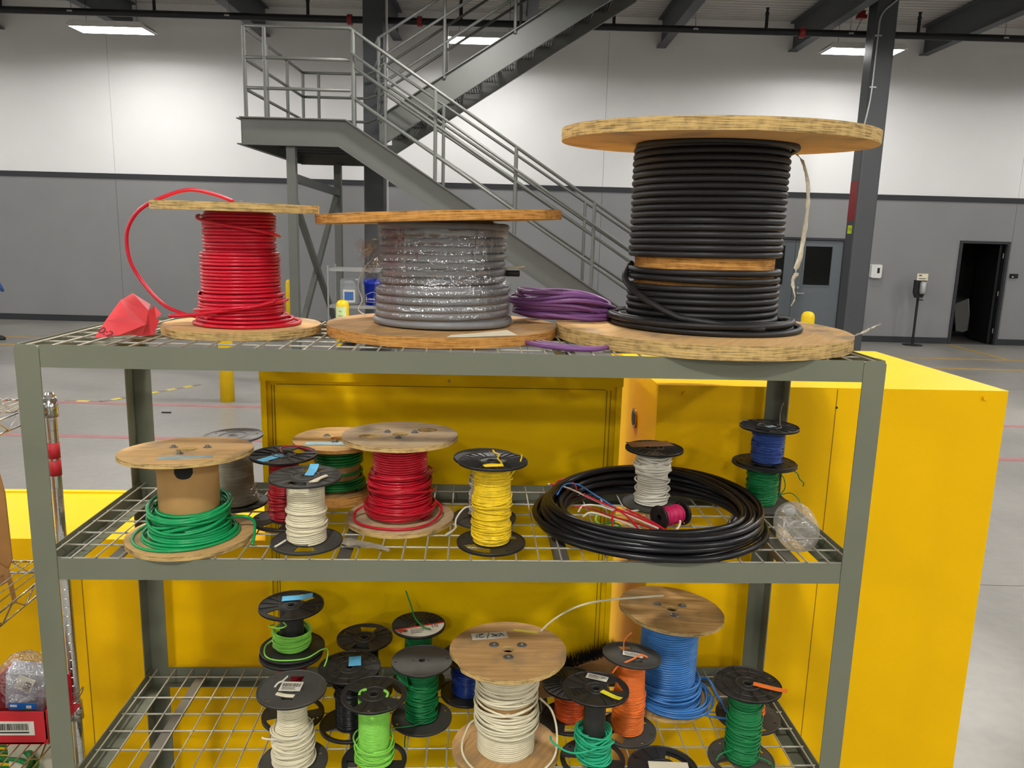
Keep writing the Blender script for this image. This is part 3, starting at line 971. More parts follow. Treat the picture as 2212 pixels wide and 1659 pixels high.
# ------------------------------------------------------------------ cart with buckets behind the reels
cb = (-1.05, 9.7, 0)
ct = bthing('wire_cart', 'wire shelf cart with buckets standing under the staircase', 'cart', cb)
CX0, CX1, CY0, CY1 = -1.48, -.52, 9.5, 10.0
for x in (CX0, CX1):
    for yy in (CY0, CY1):
        MB().cyl((x, yy, .1), (x, yy, 1.58), .012, n=8).build('post', M['galv'], ct, org=cb)
        MB().lathe([(.0, -.05), (.045, -.05), (.05, 0), (.045, .05), (0, .05)], 12, c=(x, yy, .05)).build('caster', M['black2'], ct, org=cb)
for z in (1.02, .55, .16):
    sh = MB().box(CX0, CX1, CY0, CY0 + .015, z - .04, z).box(CX0, CX1, CY1 - .015, CY1, z - .04, z).box(CX0, CX0 + .015, CY0, CY1, z - .04, z).box(CX1 - .015, CX1, CY0, CY1, z - .04, z).build('shelf_frame', M['galv'], ct, org=cb)
    for i in range(12):
        yy = CY0 + .03 + i * .04
        MB().box(CX0, CX1, yy, yy + .005, z - .008, z - .002).build('shelf_wire', M['galv'], sh, org=cb)
sh = MB().box(CX0, CX1, CY0, CY0 + .015, 1.5, 1.54).box(CX0, CX1, CY1 - .015, CY1, 1.5, 1.54).box(CX0, CX0 + .015, CY0, CY1, 1.5, 1.54).box(CX1 - .015, CX1, CY0, CY1, 1.5, 1.54).build('shelf_frame', M['galv'], ct, org=cb)
for i in range(12):
    yy = CY0 + .03 + i * .04
    MB().box(CX0, CX1, yy, yy + .005, 1.53, 1.536).build('shelf_wire', M['galv'], sh, org=cb)
bk = (-.86, 9.72, 1.02)
bu = bthing('blue_bucket', 'bright blue plastic bucket with a white outlined logo on the cart', 'bucket', bk)
MB().lathe([(0, .0), (.128, 0), (.148, .30), (.156, .30), (.156, .33), (.15, .335), (.15, .37), (.142, .37), (.125, .02), (0, .02)], 28, c=bk).build('pail', M['bluep'], bu, org=bk)
MB().tube(spline([(bk[0] - .155, bk[1], 1.35), (bk[0] - .1, bk[1] - .1, 1.46), (bk[0], bk[1] - .14, 1.49), (bk[0] + .1, bk[1] - .1, 1.46), (bk[0] + .155, bk[1], 1.35)], 6), .004, 6).build('handle', M['galv'], bu, org=bk)
lg = MB()
lp = [(-.12, 1.07), (.12, 1.07), (.12, 1.17), (0, 1.215), (-.12, 1.17)]
cyl_pt = lambda dx, z, rr: (bk[0] + rr * math.sin(dx / rr), bk[1] - rr * math.cos(dx / rr), z)
for a, b_ in zip(lp, lp[1:] + lp[:1]):
    pts = [cyl_pt(a[0] + (b_[0] - a[0]) * i / 6, a[1] + (b_[1] - a[1]) * i / 6, .1445) for i in range(7)]
    lg.tube(pts, .003, 4)
lgo = lg.build('logo_outline', M['white'], bu, org=bk)
for i, chh in enumerate("Lowe's"):
    dx = -.092 + i * .036
    q = cyl_pt(dx, 1.115, .1455)
    text_mesh('logo_letter', chh, .06, M['white'], lgo, Matrix.Translation((q[0] - bk[0], q[1] - bk[1], q[2] - bk[2])) @ Euler((PI / 2, 0, dx / .1455)).to_matrix().to_4x4())
jb = (-1.2, 9.7, 1.02)
ju = bthing('clear_jug', 'translucent plastic jug with a blue label on the cart', 'jug', jb)
MB().lathe([(0, 0), (.14, 0), (.15, .02), (.15, .25), (.145, .27), (.15, .29), (.15, .34), (.13, .37), (0, .375)], 26, c=jb).build('body', pm('cloudy_plastic', '#8f9496', 0.3, alpha=None, spec=0.5), ju, org=jb)
p = MB(); vs_ = []
for i in range(9):
    a = R(-125 + 70 * i / 8)
    for z in (1.06, 1.24): vs_.append((jb[0] + .1515 * math.cos(a), jb[1] + .1515 * math.sin(a), z))
p.add(vs_, [(2 * i, 2 * i + 2, 2 * i + 3, 2 * i + 1) for i in range(8)], 0, True)
lb_ = p.build('label', M['labelw'], ju, org=jb)
p = MB(); vs_ = []
for i in range(9):
    a = R(-115 + 50 * i / 8)
    for z in (1.09, 1.21): vs_.append((jb[0] + .1525 * math.cos(a), jb[1] + .1525 * math.sin(a), z))
p.add(vs_, [(2 * i, 2 * i + 2, 2 * i + 3, 2 * i + 1) for i in range(8)], 0, True)
p.build('label_print', pm('label_blue', '#3f6cae', 0.6), lb_, org=jb)
bx_ = (-.75, 9.75, .56)
bobj(MB().box(-1.1, -.56, 9.56, 9.98, .552, .84), 'black_crate', M['black2'], (-.83, 9.77, .552), 'black crate on the middle shelf of the cart', 'crate')

# ------------------------------------------------------------------ person at the far left (only a foot is in view)
pbase = (-8.12, 12.25, 0)
pe = bthing('person', 'person in blue jeans and black shoes walking at the far left edge', 'person', pbase)
def skin_body():
    me = bpy.data.meshes.new('body')
    J = [(0, 0, .95, .14), (0, 0, 1.18, .14), (0, 0, 1.38, .15), (0, 0, 1.50, .06), (.02, 0, 1.62, .09), (.02, 0, 1.74, .08),
         (.02, .19, 1.42, .06), (-.05, .25, 1.14, .048), (.08, .26, .90, .036), (.13, .25, .82, .03),
         (.02, -.19, 1.42, .06), (.05, -.25, 1.14, .048), (.2, -.26, .94, .036), (.26, -.25, .87, .03),
         (0, .1, .9, .095), (.06, .1, .5, .07), (-.12, .1, .14, .06), (0, -.1, .9, .095), (.1, -.1, .5, .07), (.12, -.1, .12, .06)]
    E_ = [(0, 1), (1, 2), (2, 3), (3, 4), (4, 5), (2, 6), (6, 7), (7, 8), (8, 9), (2, 10), (10, 11), (11, 12), (12, 13), (0, 14), (14, 15), (15, 16), (0, 17), (17, 18), (18, 19)]
    me.from_pydata([j[:3] for j in J], E_, [])
    o = put('body', me, pe)
    md = o.modifiers.new('skin', 'SKIN'); md.use_smooth_shade = True
    for i, j in enumerate(J):
        me.skin_vertices[0].data[i].radius = (j[3], j[3])
    me.skin_vertices[0].data[0].use_root = True
    o.modifiers.new('sub', 'SUBSURF').levels = 2
    o.modifiers['sub'].render_levels = 2
    m_ = bpy.data.materials.new('clothed_body'); m_.use_nodes = True
    nt = m_.node_tree; b_ = nt.nodes['Principled BSDF']; b_.inputs['Roughness'].default_value = .85
    tc = nt.nodes.new('ShaderNodeTexCoord'); sx = nt.nodes.new('ShaderNodeSeparateXYZ'); rp = nt.nodes.new('ShaderNodeValToRGB')
    nt.links.new(tc.outputs['Object'], sx.inputs[0])
    dv = nt.nodes.new('ShaderNodeMath'); dv.operation = 'DIVIDE'; dv.inputs[1].default_value = 2.0
    nt.links.new(sx.outputs['Z'], dv.inputs[0]); nt.links.new(dv.outputs[0], rp.inputs['Fac'])
    rp.color_ramp.interpolation = 'CONSTANT'
    rp.color_ramp.elements[0].color = (*srgb('#2f4f86'), 1)
    rp.color_ramp.elements[1].position = .5; rp.color_ramp.elements[1].color = (*srgb('#26282c'), 1)
    e_ = rp.color_ramp.elements.new(.755); e_.color = (*srgb('#b98c73'), 1)
    nt.links.new(rp.outputs['Color'], b_.inputs['Base Color'])
    me.materials.append(m_)
skin_body()
for sx, sy, hz_ in ((-.12, .1, .0), (.12, -.1, 0)):
    MB().lathe([(0, 0), (.05, 0), (.055, .02), (.05, .05), (.03, .075), (0, .085)], 16).xform(Matrix.Diagonal((2.6, .95, 1, 1))).build('shoe', M['shoe'], pe, loc=(sx + .06, sy, hz_))
MB().lathe([(0, .1), (.06, .09), (.095, .03), (.098, -.03), (.09, -.06)], 16, c=(.0, 0, 1.74)).build('hair', M['hair'], pe)

# ------------------------------------------------------------------ yellow safety cabinets behind the rack
def cabinet(x0, x1, y0, y1, h, label, mat, seam=None, lip=False):
    b_ = ((x0 + x1) / 2, (y0 + y1) / 2, 0)
    t = thing('safety_cabinet', label, 'cabinet', b_, 0, 'yellow safety cabinets')
    mb = MB()
    mb.box(x0, x1, y0, y1, .05, h)
    mb.build('body', mat, t, org=b_)
    MB().box(x0 + .02, x1 - .02, y0 + .02, y1 - .02, 0, .05).build('plinth', M['dark'], t, org=b_)
    if seam:
        MB().box(seam - .0012, seam + .0012, y0 - .0006, y0 + .001, .06, h - .004).build('seam', pm('seam_dark', '#7a5a00', .7), t, org=b_)
    return t, b_
cm, cmo = cabinet(.362, 1.462, .655, 1.10, 1.65, 'yellow safety cabinet with mottled back panel toned as in shade, middle of the three', M['yellow_b'])
MB().box(.352, 1.472, .640, .655, 1.625, 1.655).build('top_lip', M['yellow_b'], cm, org=cmo)
MB().box(.355, .372, .640, .656, .06, 1.625).build('side_lip', M['yellow_b'], cm, org=cmo)
MB().box(1.452, 1.469, .640, .656, .06, 1.625).build('side_lip', M['yellow_b'], cm, org=cmo)
for x in (.385, .393, 1.424, 1.436):
    MB().box(x - .001, x + .001, .6535, .656, .06, 1.61).build('groove', pm('groove_dark', '#6e5808', .8), cm, org=cmo)
MB().box(.40, 1.42, .653, .656, 1.612, 1.6135).build('groove', pm('groove_dark', '#6a560c', .8), cm, org=cmo)
for x in (.93,):
    MB().cyl((x, .640, 1.635), (x, .637, 1.635), .005, n=10).build('screw', M['brass'], cm, org=cmo)
cr, cro = cabinet(1.577, 2.697, .62, 1.47, 1.638, 'bright yellow safety cabinet standing at the right end of the rack', M['yellow'], 2.145)
MB().cyl((1.578, .93, 1.46), (1.570, .93, 1.46), .036, n=24).build('vent_flange', M['brass'], cr, org=cro)
MB().cyl((1.571, .93, 1.46), (1.5685, .93, 1.46), .026, n=24).build('vent_bung', M['black2'], cr, org=cro)
for x, z in ((2.62, 1.615), (1.66, 1.612)):
    MB().cyl((x, .62, z), (x, .612, z), .007, n=10).build('rivet', M['yellow'], cr, org=cro)
MB().cyl((2.147, .6205, 1.575), (2.147, .619, 1.575), .004, n=10).build('screw_hole', M['dark'], cr, org=cro)
cl_, clo = cabinet(-.74, .350, .662, 1.13, 1.10, 'low yellow safety cabinet behind the left end of the rack', M['yellow'], -.235)
MB().box(-.74, .350, 1.105, 1.13, 1.10, 1.104).build('back_lip', M['yellow'], cl_, org=clo)

# ------------------------------------------------------------------ the storage rack
RW, RD, RT = 1.956, .583, 1.82
ZT, ZM, ZB = RT, RT - .4988, RT - 1.1146
PW, BH = .0529, .0506
rack = thing('storage_rack', 'olive grey steel rack with three wire shelves of cable reels', 'rack', (RW / 2, RD / 2, 0))
ro = (RW / 2, RD / 2, 0)
def lpost(x, y, dx, dy):
    mb = MB(); t = .003; c = .008
    for ax in (0, 1):
        if ax == 0:   # flange in the x,z plane
            x1 = x + dx * PW
            mb.prism([(x, 0), (x1, 0), (x1, RT - c), (x1 - dx * c, RT), (x + dx * c, RT), (x, RT - c)], y, y + dy * t)
        else:
            q = MB(); y1 = y + dy * PW; ya = y + dy * t * 1.05
            q.prism([(ya, 0), (y1, 0), (y1, RT - c), (y1 - dy * c, RT), (y + dy * c, RT), (ya, RT - c)], dx * .00005, dx * t)
            q.xform(Matrix(((0, 1, 0, x), (1, 0, 0, 0), (0, 0, 1, 0), (0, 0, 0, 1))))
            mb.add(q.v, q.f)
    mb.build('post', M['rack'], rack, org=ro)
lpost(0, 0, 1, 1); lpost(RW, 0, -1, 1); lpost(0, RD, 1, -1); lpost(RW, RD, -1, -1)
wx = wy = None
for z in (ZT, ZM, ZB):
    for (yy, dy, nm) in ((.001, 1, 'front_beam'), (RD - .001, -1, 'back_beam')):
        y0, y1 = sorted((yy, yy + dy * .0025)); y2, y3 = sorted((yy + dy * .0026, yy + dy * .034))
        MB().box(PW + .001, RW - PW - .001, y0, y1, z - BH, z).box(PW + .001, RW - PW - .001, y2, y3, z - BH + .0003, z - BH + .0028).build(nm, M['rack'], rack, org=ro)
    for (xx, dx) in ((.004, 1), (RW - .004, -1)):
        x0, x1 = sorted((xx, xx + dx * .0025)); x2, x3 = sorted((xx + dx * .0026, xx + dx * .045))
        MB().box(x0, x1, .008, RD - .008, z - BH, z).box(x2, x3, .038, RD - .038, z - BH + .0003, z - BH + .0028).build('side_beam', M['rack'], rack, org=ro)
    for xs in (.17, .70, 1.23, 1.80):
        MB().box(xs - .016, xs + .016, .036, RD - .036, z - .012, z - .0095).box(xs - .016, xs - .0135, .036, RD - .036, z - .038, z - .012).build('support_bar', M['bar'], rack, org=ro)
    for yy in (.024, .103, .182, .263, .343, .424, .535):
        if wx is None:
            wx = MB().cyl((-(RW / 2 - .012), 0, 0), (RW / 2 - .012, 0, 0), .0026, n=6).build('deck_wire', M['wire'], rack); o = wx
        else:
            o = put('deck_wire', wx.data, rack)
        o.location = (0, yy - ro[1], z - .0072)
    for i in range(36):
        if wy is None:
            wy = MB().cyl((0, .008, 0), (0, RD - .012, 0), .0022, n=6).build('deck_wire', M['wire'], rack); o = wy
        else:
            o = put('deck_wire', wy.data, rack)
        o.location = (.023 + i * .0546 - ro[0], -ro[1], z - .0024)

# ------------------------------------------------------------------ wire and reel builders
def strand_np(P, Nrm, r, n=7):
    """tube around path P (k,3) using outward normals Nrm (k,3)"""
    k = len(P)
    T = np.gradient(P, axis=0)
    T /= np.linalg.norm(T, axis=1, keepdims=True) + 1e-12
    N = Nrm - (Nrm * T).sum(1, keepdims=True) * T
    N /= np.linalg.norm(N, axis=1, keepdims=True) + 1e-12
    Bn = np.cross(T, N)
    a = np.linspace(0, 2 * np.pi, n, endpoint=False)
    V = P[:, None, :] + r * (N[:, None, :] * np.cos(a)[None, :, None] + Bn[:, None, :] * np.sin(a)[None, :, None])
    i = np.arange(k - 1)[:, None]; j = np.arange(n)[None, :]
    j2 = (j + 1) % n
    Q = np.stack([i * n + j, i * n + j2, (i + 1) * n + j2, (i + 1) * n + j], -1).reshape(-1, 4)
    return V.reshape(-1, 3), Q

class Wind:
    """collects strands wound on an upright reel axis"""
    def __init__(s, seed):
        s.rng = np.random.default_rng(seed); s.V = []; s.Q = []; s.o = 0; s.mi = []
    def _add(s, P, Nr, r, n=7, mi=0):
        V, Q = strand_np(P, Nr, r, n)
        s.V.append(V); s.Q.append(Q + s.o); s.o += len(V); s.mi.append(np.full(len(Q), mi))
    def smooth(s, n, per, amp):
        k = max(4, int(n / per) + 3)
        c = s.rng.uniform(-1, 1, k)
        x = np.linspace(0, k - 1.001, n)
        i = x.astype(int); f = x - i; f = f * f * (3 - 2 * f)
        return amp * (c[i] * (1 - f) + c[np.minimum(i + 1, k - 1)] * f)
    def helix(s, R0, d, z0, z1, mess=0.0, seg=40, prof=None, pitch=1.0, ph=None, n=7):
        turns = max(1, (z1 - z0 - d) / (d * pitch))
        k = int(turns * seg) + 2
        t = np.linspace(0, turns, k)
        a = 2 * np.pi * t + (s.rng.uniform(0, 6) if ph is None else ph)
        z = z0 + d / 2 + t * d * pitch
        if mess:
            z = z + s.smooth(k, seg * .4, mess * d)
        z = np.clip(z, z0 + d * .45, z1 - d * .45)
        rr = np.full(k, R0) if prof is None else np.interp((z - z0) / (z1 - z0), [p[0] for p in prof], [p[1] for p in prof])
        rr = rr + s.smooth(k, seg * .6, .06 * d) + (np.abs(s.smooth(k, seg * .7, mess * d * .6)) if mess else 0)
        P = np.stack([rr * np.cos(a), rr * np.sin(a), z], 1)
        s._add(P, np.stack([np.cos(a), np.sin(a), 0 * a], 1), d / 2, n)
        return s
    def loops(s, cnt, R0, d, z0, z1, tilt, loose=.6, seg=44, turns=(.9, 1.6), out=.9):
        for _ in range(cnt):
            tn = s.rng.uniform(*turns); k = int(tn * seg) + 2
            a = s.rng.uniform(0, 6.28) + np.linspace(0, 2 * np.pi * tn, k)
            zc = s.rng.uniform(z0, z1); tl = s.rng.uniform(-1, 1) * tilt
            ph = s.rng.uniform(0, 6.28)
            z = np.clip(zc + tl * np.cos(a + ph) + s.rng.uniform(-1, 1) * d * np.linspace(0, 1, k), z0, z1)
            rr = R0 + d * out * s.rng.uniform(.8, 1.25) + d * loose * (.5 + .5 * np.cos(a * 1 + s.rng.uniform(0, 6))) * s.rng.uniform(0, 1)
            ends = np.minimum(np.linspace(0, 1, k), np.linspace(1, 0, k)) * 14
            rr = rr - d * .9 * np.clip(1 - ends, 0, 1)
            P = np.stack([rr * np.cos(a), rr * np.sin(a), z], 1)
            s._add(P, np.stack([np.cos(a), np.sin(a), 0 * a], 1), d / 2)
        return s
    def rings(s, spec, d, seg=56):
        """flat loose rings lying on the lower flange: (radius, z, cx, cy)"""
        for (r_, z, cx, cy) in spec:
            a = np.linspace(0, 2 * np.pi, seg + 1)
            rr = r_ + s.smooth(seg + 1, 14, d * .3); rr[-1] = rr[0]
            P = np.stack([cx + rr * np.cos(a), cy + rr * np.sin(a), np.full(seg + 1, z) + s.smooth(seg + 1, 18, d * .2)], 1); P[-1] = P[0]
            s._add(P, np.stack([np.cos(a), np.sin(a), 0 * a], 1), d / 2)
        return s
    def core(s, R0, z0, z1, mi=0, n=40, prof=None):
        a = np.linspace(0, 2 * np.pi, n, endpoint=False)
        zs = np.linspace(z0, z1, 12)
        rr = np.full(12, R0) if prof is None else np.interp((zs - z0) / (z1 - z0), [p[0] for p in prof], [p[1] for p in prof])
        V = np.stack([np.stack([r_ * np.cos(a), r_ * np.sin(a), np.full(n, z)], 1) for r_, z in zip(rr, zs)]).reshape(-1, 3)
        i = np.arange(11)[:, None]; j = np.arange(n)[None, :]; j2 = (j + 1) % n
        Q = np.stack([i * n + j, i * n + j2, (i + 1) * n + j2, (i + 1) * n + j], -1).reshape(-1, 4)
        s.V.append(V); s.Q.append(Q + s.o); s.o += len(V); s.mi.append(np.full(len(Q), mi))
        return s
    def build(s, mats, parent, name='wire_winding'):
        return np_mesh(name, np.concatenate(s.V), np.concatenate(s.Q), mats, parent, np.concatenate(s.mi))

def strand(parent, pts, r, mat, name='wire_end', n=8, smooth=8):
    return MB().tube(spline(pts, smooth) if smooth else pts, r, n).build(name, mat, parent)

def tape(parent, cx, cy, z, L, Wd, ang, mat, name='tape_label', curl=0.0, marks=False, taper=0.0):
    """thin strip stuck on a flange; curl lifts the far end"""
    mb = MB(); k = 8; vs_ = []
    for i in range(k + 1):
        u = -L / 2 + L * i / k
        h = curl * max(0, (i / k - .55) / .45) ** 2
        w = Wd / 2 * (1 - taper * i / k)
        for s_ in (-1, 1): vs_.append((u, s_ * w, h + .0006))
    nv = len(vs_)
    vs_ += [(p[0], p[1], p[2] - .0005) for p in vs_]
    fs = [(2 * i, 2 * i + 2, 2 * i + 3, 2 * i + 1) for i in range(k)] + [(nv + 2 * i + 1, nv + 2 * i + 3, nv + 2 * i + 2, nv + 2 * i) for i in range(k)]
    fs += [(2 * i, nv + 2 * i, nv + 2 * i + 2, 2 * i + 2) for i in range(k)] + [(2 * i + 1, 2 * i + 3, nv + 2 * i + 3, nv + 2 * i + 1) for i in range(k)]
    fs += [(0, 1, nv + 1, nv), (2 * k, nv + 2 * k, nv + 2 * k + 1, 2 * k + 1)]
    mb.add(vs_, fs)
    o = mb.build(name, mat, parent, loc=(cx, cy, z), rot=(0, 0, ang))
    if marks:
        g = MB(); rg = random.Random(int(cx * 1e4) + 7)
        x = -L * .42
        while x < L * .42:
            w = rg.choice((.0006, .0009, .0015)) * L / .05
            g.box(x, x + w, -Wd * .05, Wd * .32, .0007, .0009)
            x += w + rg.choice((.0007, .0012)) * L / .05
        for i in range(3):
            g.box(-L * .4, L * rg.uniform(.05, .38), -Wd * (.16 + .1 * i), -Wd * (.12 + .1 * i), .0007, .0009)
        g.build('label_print', M['ink'], o)
    return o

def sector(r0, r1, a0, a1, n=6):
    return [(r0 * math.cos(a0 + (a1 - a0) * i / n), r0 * math.sin(a0 + (a1 - a0) * i / n)) for i in range(n + 1)] + \
           [(r1 * math.cos(a1 + (a0 - a1) * i / n), r1 * math.sin(a1 + (a0 - a1) * i / n)) for i in range(n + 1)]

def trapz(r0, r1, w0, w1, ang):
    c, s_ = math.cos(ang), math.sin(ang)
    return [(c * a - s_ * b_, s_ * a + c * b_) for a, b_ in ((r0, -w0), (r1, -w1), (r1, w1), (r0, w0))]

def plastic_flange(r, barrel, style, up, mat, parent, z, tilt=(0, 0), rotz=0.0, hub=True):
    """moulded flange, outer side faces +z when up else -z"""
    holes = [circ(.009, 14)] if hub else [circ(barrel * .75, 20)]
    if style in ('window', 'bigwin'):
        for a in (.5, .5 + PI):
            if style == 'window': holes.append(trapz(barrel * 1.12, r * .80, barrel * .55, barrel * .85, a))
            else: holes.append(sector(barrel * 1.2, r * .85, a - .62, a + .62))
        for a in (.5 + PI / 2 - .35, .5 + PI / 2 + .35, .5 - PI / 2 - .35, .5 - PI / 2 + .35):
            holes.append(circ(.0045, 8, .84 * r * math.cos(a), .84 * r * math.sin(a)))
    elif style == 'onewin':
        holes.append(trapz(barrel * 1.1, r * .72, barrel * .5, barrel * .6, PI / 2 + .2))
        holes.append(trapz(barrel * 1.0, r * .55, barrel * .45, barrel * .5, -PI / 2 + .2))
        for a in (.4, 2.6, 4.2): holes.append(circ(.0045, 8, .8 * r * math.cos(a), .8 * r * math.sin(a)))
    elif style == 'solid':
        for a in (0.1, PI + .1): holes.append(circ(.0042, 8, .86 * r * math.cos(a), .86 * r * math.sin(a)))
        holes.append(circ(.003, 6, -.024, .001)); holes.append(circ(.003, 6, .018, .0))
    else:
        for a in (.3, 2.4, 4.5): holes.append(circ(.004, 8, .86 * r * math.cos(a), .86 * r * math.sin(a)))
    mb = MB()
    mb.plate(circ(r, 56), holes, 0, .003)
    s_ = 1
    mb.lathe([(r - .0028, .003), (r - .0022, .0055), (r - .0004, .0055), (r, .003), (r, -.001), (r - .0028, -.001)], 56)
    if style != 'solid':
        mb.lathe([(barrel * .92, .003), (barrel * .92, .006), (barrel * 1.0, .006), (barrel * 1.0, .003)], 28)
        mb.lathe([(.012, .003), (.012, .0055), (.015, .0055), (.015, .003)], 16)
    win_a = (.5, .5 + PI) if style in ('window', 'bigwin') else ()
    nr = {'window': 16, 'bigwin': 14, 'ribbed': 26, 'onewin': 0, 'solid': 0, 'web': 22}[style]
    for i in range(nr):
        a = 2 * PI * i / nr + .12
        if any(abs(((a - w + PI) % (2 * PI)) - PI) < (.62 if style == 'window' else .8) for w in win_a): continue
        a2 = a + (.22 if style == 'web' and i % 2 else (-.22 if style == 'web' else 0))
        mb.bar((barrel * 1.05 * math.cos(a), barrel * 1.05 * math.sin(a), .0042), ((r - .003) * math.cos(a2), (r - .003) * math.sin(a2), .0042), .0016, .0028)
    if style == 'web':
        mb.lathe([(r * .7, .003), (r * .7, .0055), (r * .715, .0055), (r * .715, .003)], 40)
    if not up:
        mb.xform(Matrix.Diagonal((1, 1, -1, 1))); mb.f = [f[::-1] for f in mb.f]
    return mb.build('upper_flange' if up else 'lower_flange', mat, parent, loc=(0, 0, z), rot=(tilt[0], tilt[1], rotz))

def plastic_spool(label, x, y, z, r, h, barrel, style='window', mat=None, rotz=0.0, lean=(0, 0), tilt=(0, 0), lower=None, group='small plastic wire spools', name='wire_spool', lmat=None):
    t = thing(name, label, 'wire spool', (x, y, z), 0, group, rot=(lean[0], lean[1], 0))
    mat = mat or M['blackp']
    up = plastic_flange(r, barrel, style, True, mat, t, h - .006, tilt, rotz)
    plastic_flange(r, barrel, lower or style, False, lmat or mat, t, .006, (0, 0), rotz + .3)
    bm = MB().lathe([(barrel, .003), (barrel, h - .004)], 28).lathe([(barrel * .92, h - .006), (barrel * .92, .006)], 28)
    bm.lathe([(.012, h - .004), (.012, .006), (.015, .006), (.015, h - .004)], 16)
    for a in (0, PI / 2, PI, 3 * PI / 2):
        bm.bar((.014 * math.cos(a), .014 * math.sin(a), h - .02), (barrel * .95 * math.cos(a), barrel * .95 * math.sin(a), h - .02), .002, .025)
    bm.build('barrel', mat, t)
    return t, up

def ply_outline(r, seed, chips=()):
    rg = np.random.default_rng(seed)
    n = 120
    ph = rg.uniform(0, 6.28, 6)
    o = []
    for i in range(n):
        a = 2 * PI * i / n
        rr = r * (1 + .0035 * math.sin(2 * a + ph[0]) + .0025 * math.sin(5 * a + ph[1]) + .0015 * math.sin(17 * a + ph[2])) + rg.uniform(-.0006, .0006)
        for (ca_, w, dep) in chips:
            dd = abs(((a - ca_ + PI) % (2 * PI)) - PI)
            if dd < w: rr -= dep * (1 - (dd / w) ** 2) * rg.uniform(.8, 1.0)
        o.append((rr * math.cos(a), rr * math.sin(a)))
    return o

def wood_reel(label, x, y, z, r, h, t_, barrel, face=None, edge=None, hole=.02, tilt=(0, 0), lean=(0, 0), seed=1, bolts=3, bolt_r=None, chips=(), big_holes=(),
              bar_mat=None, rotz=0.0, base_t=None, base_r=None, group='wooden cable reels', top_off=(0, 0), ws=1.0):
    t = thing('cable_reel', label, 'cable reel', (x, y, z), 0, group, rot=(lean[0], lean[1], 0))
    face = face or PLY_F; edge = edge or PLY_E
    bt = base_t or t_
    hs = [circ(hole, 20)] + [[(p[0], p[1]) for p in bh] for bh in big_holes]
    up = MB().plate(ply_outline(r, seed, chips), hs, -t_, 0, 0, 1).build('upper_flange', [face, edge], t, loc=(top_off[0], top_off[1], h), rot=(tilt[0], tilt[1], rotz))
    MB().plate(ply_outline(base_r or r, seed + 50), hs[:1], 0, bt, 0, 1).build('lower_flange', [face, edge], t, rot=(0, 0, rotz + 1))
    b_ = MB().lathe([(barrel, bt), (barrel, h - t_ * .8)], 40).lathe([(barrel - .004, h - t_ * .8), (barrel - .004, bt)], 40)
    b_.build('barrel', bar_mat or M['tube'], t)
    br = bolt_r or max(hole * 2.1, .04)
    for i in range(bolts):
        a = 2 * PI * i / bolts + .5
        o = MB().lathe([(0, .0022), (.004, .0022), (.013, .0016), (.014, 0)], 16).build('washer', M['bolt'], up, loc=(br * math.cos(a), br * math.sin(a), .0002)); o.scale = (ws, ws, 1)
        MB().lathe([(0, .006), (.0045, .006), (.0055, .004), (.0055, .0015)], 6).build('bolt', M['bolt'], up, loc=(br * math.cos(a), br * math.sin(a), .0004))
    return t, up

# ------------------------------------------------------------------ top shelf: three large reels
# red reel
t, up = wood_reel('wooden reel of thick red cable, leftmost on the top shelf', .408, .304, ZT, .200, .322, .020, .078, tilt=(R(.8), R(.3)), seed=3, bolts=4, top_off=(-.004, 0), base_r=.196)
w = Wind(1)
w.helix(.0855, .0085, .020, .300, .12).core(.083, .02, .3)
w.helix(.094, .0085, .020, .205, .10)
w.helix(.102, .0085, .020, .105, .25)
a = np.linspace(PI, 2 * PI, 30)
for (z0_, z1_, rr) in ((.290, .243, .099), (.052, .085, .115)):
    P = np.stack([rr * np.cos(a), rr * np.sin(a), np.linspace(z0_, z1_, 30)], 1)
    w._add(P, np.stack([np.cos(a), np.sin(a), 0 * a], 1), .00425)
w.rings([(.112, .0255, .004, 0), (.121, .0255, .008, -.004), (.116, .034, .010, 0), (.130, .0255, .012, -.004), (.108, .042, .005, 0)], .0085)
w.build(W_['red'], t)
strand(t, [(-.02, .03, .327), (-.07, .03, .344), (-.13, .02, .352), (-.195, .01, .330), (-.243, 0, .300), (-.272, 0, .262), (-.281, 0, .222), (-.275, 0, .172), (-.255, 0, .131),
           (-.222, -.01, .092), (-.185, -.02, .062), (-.140, -.03, .045), (-.100, -.03, .037), (-.06, -.09, .04)], .0047, W_['red'], 'loose_cable_loop')
strand(t, [(-.150, -.095, .045), (-.10, -.108, .05), (-.03, -.113, .06), (.05, -.105, .072), (.1, -.07, .085)], .0045, W_['red'], 'cable_end')

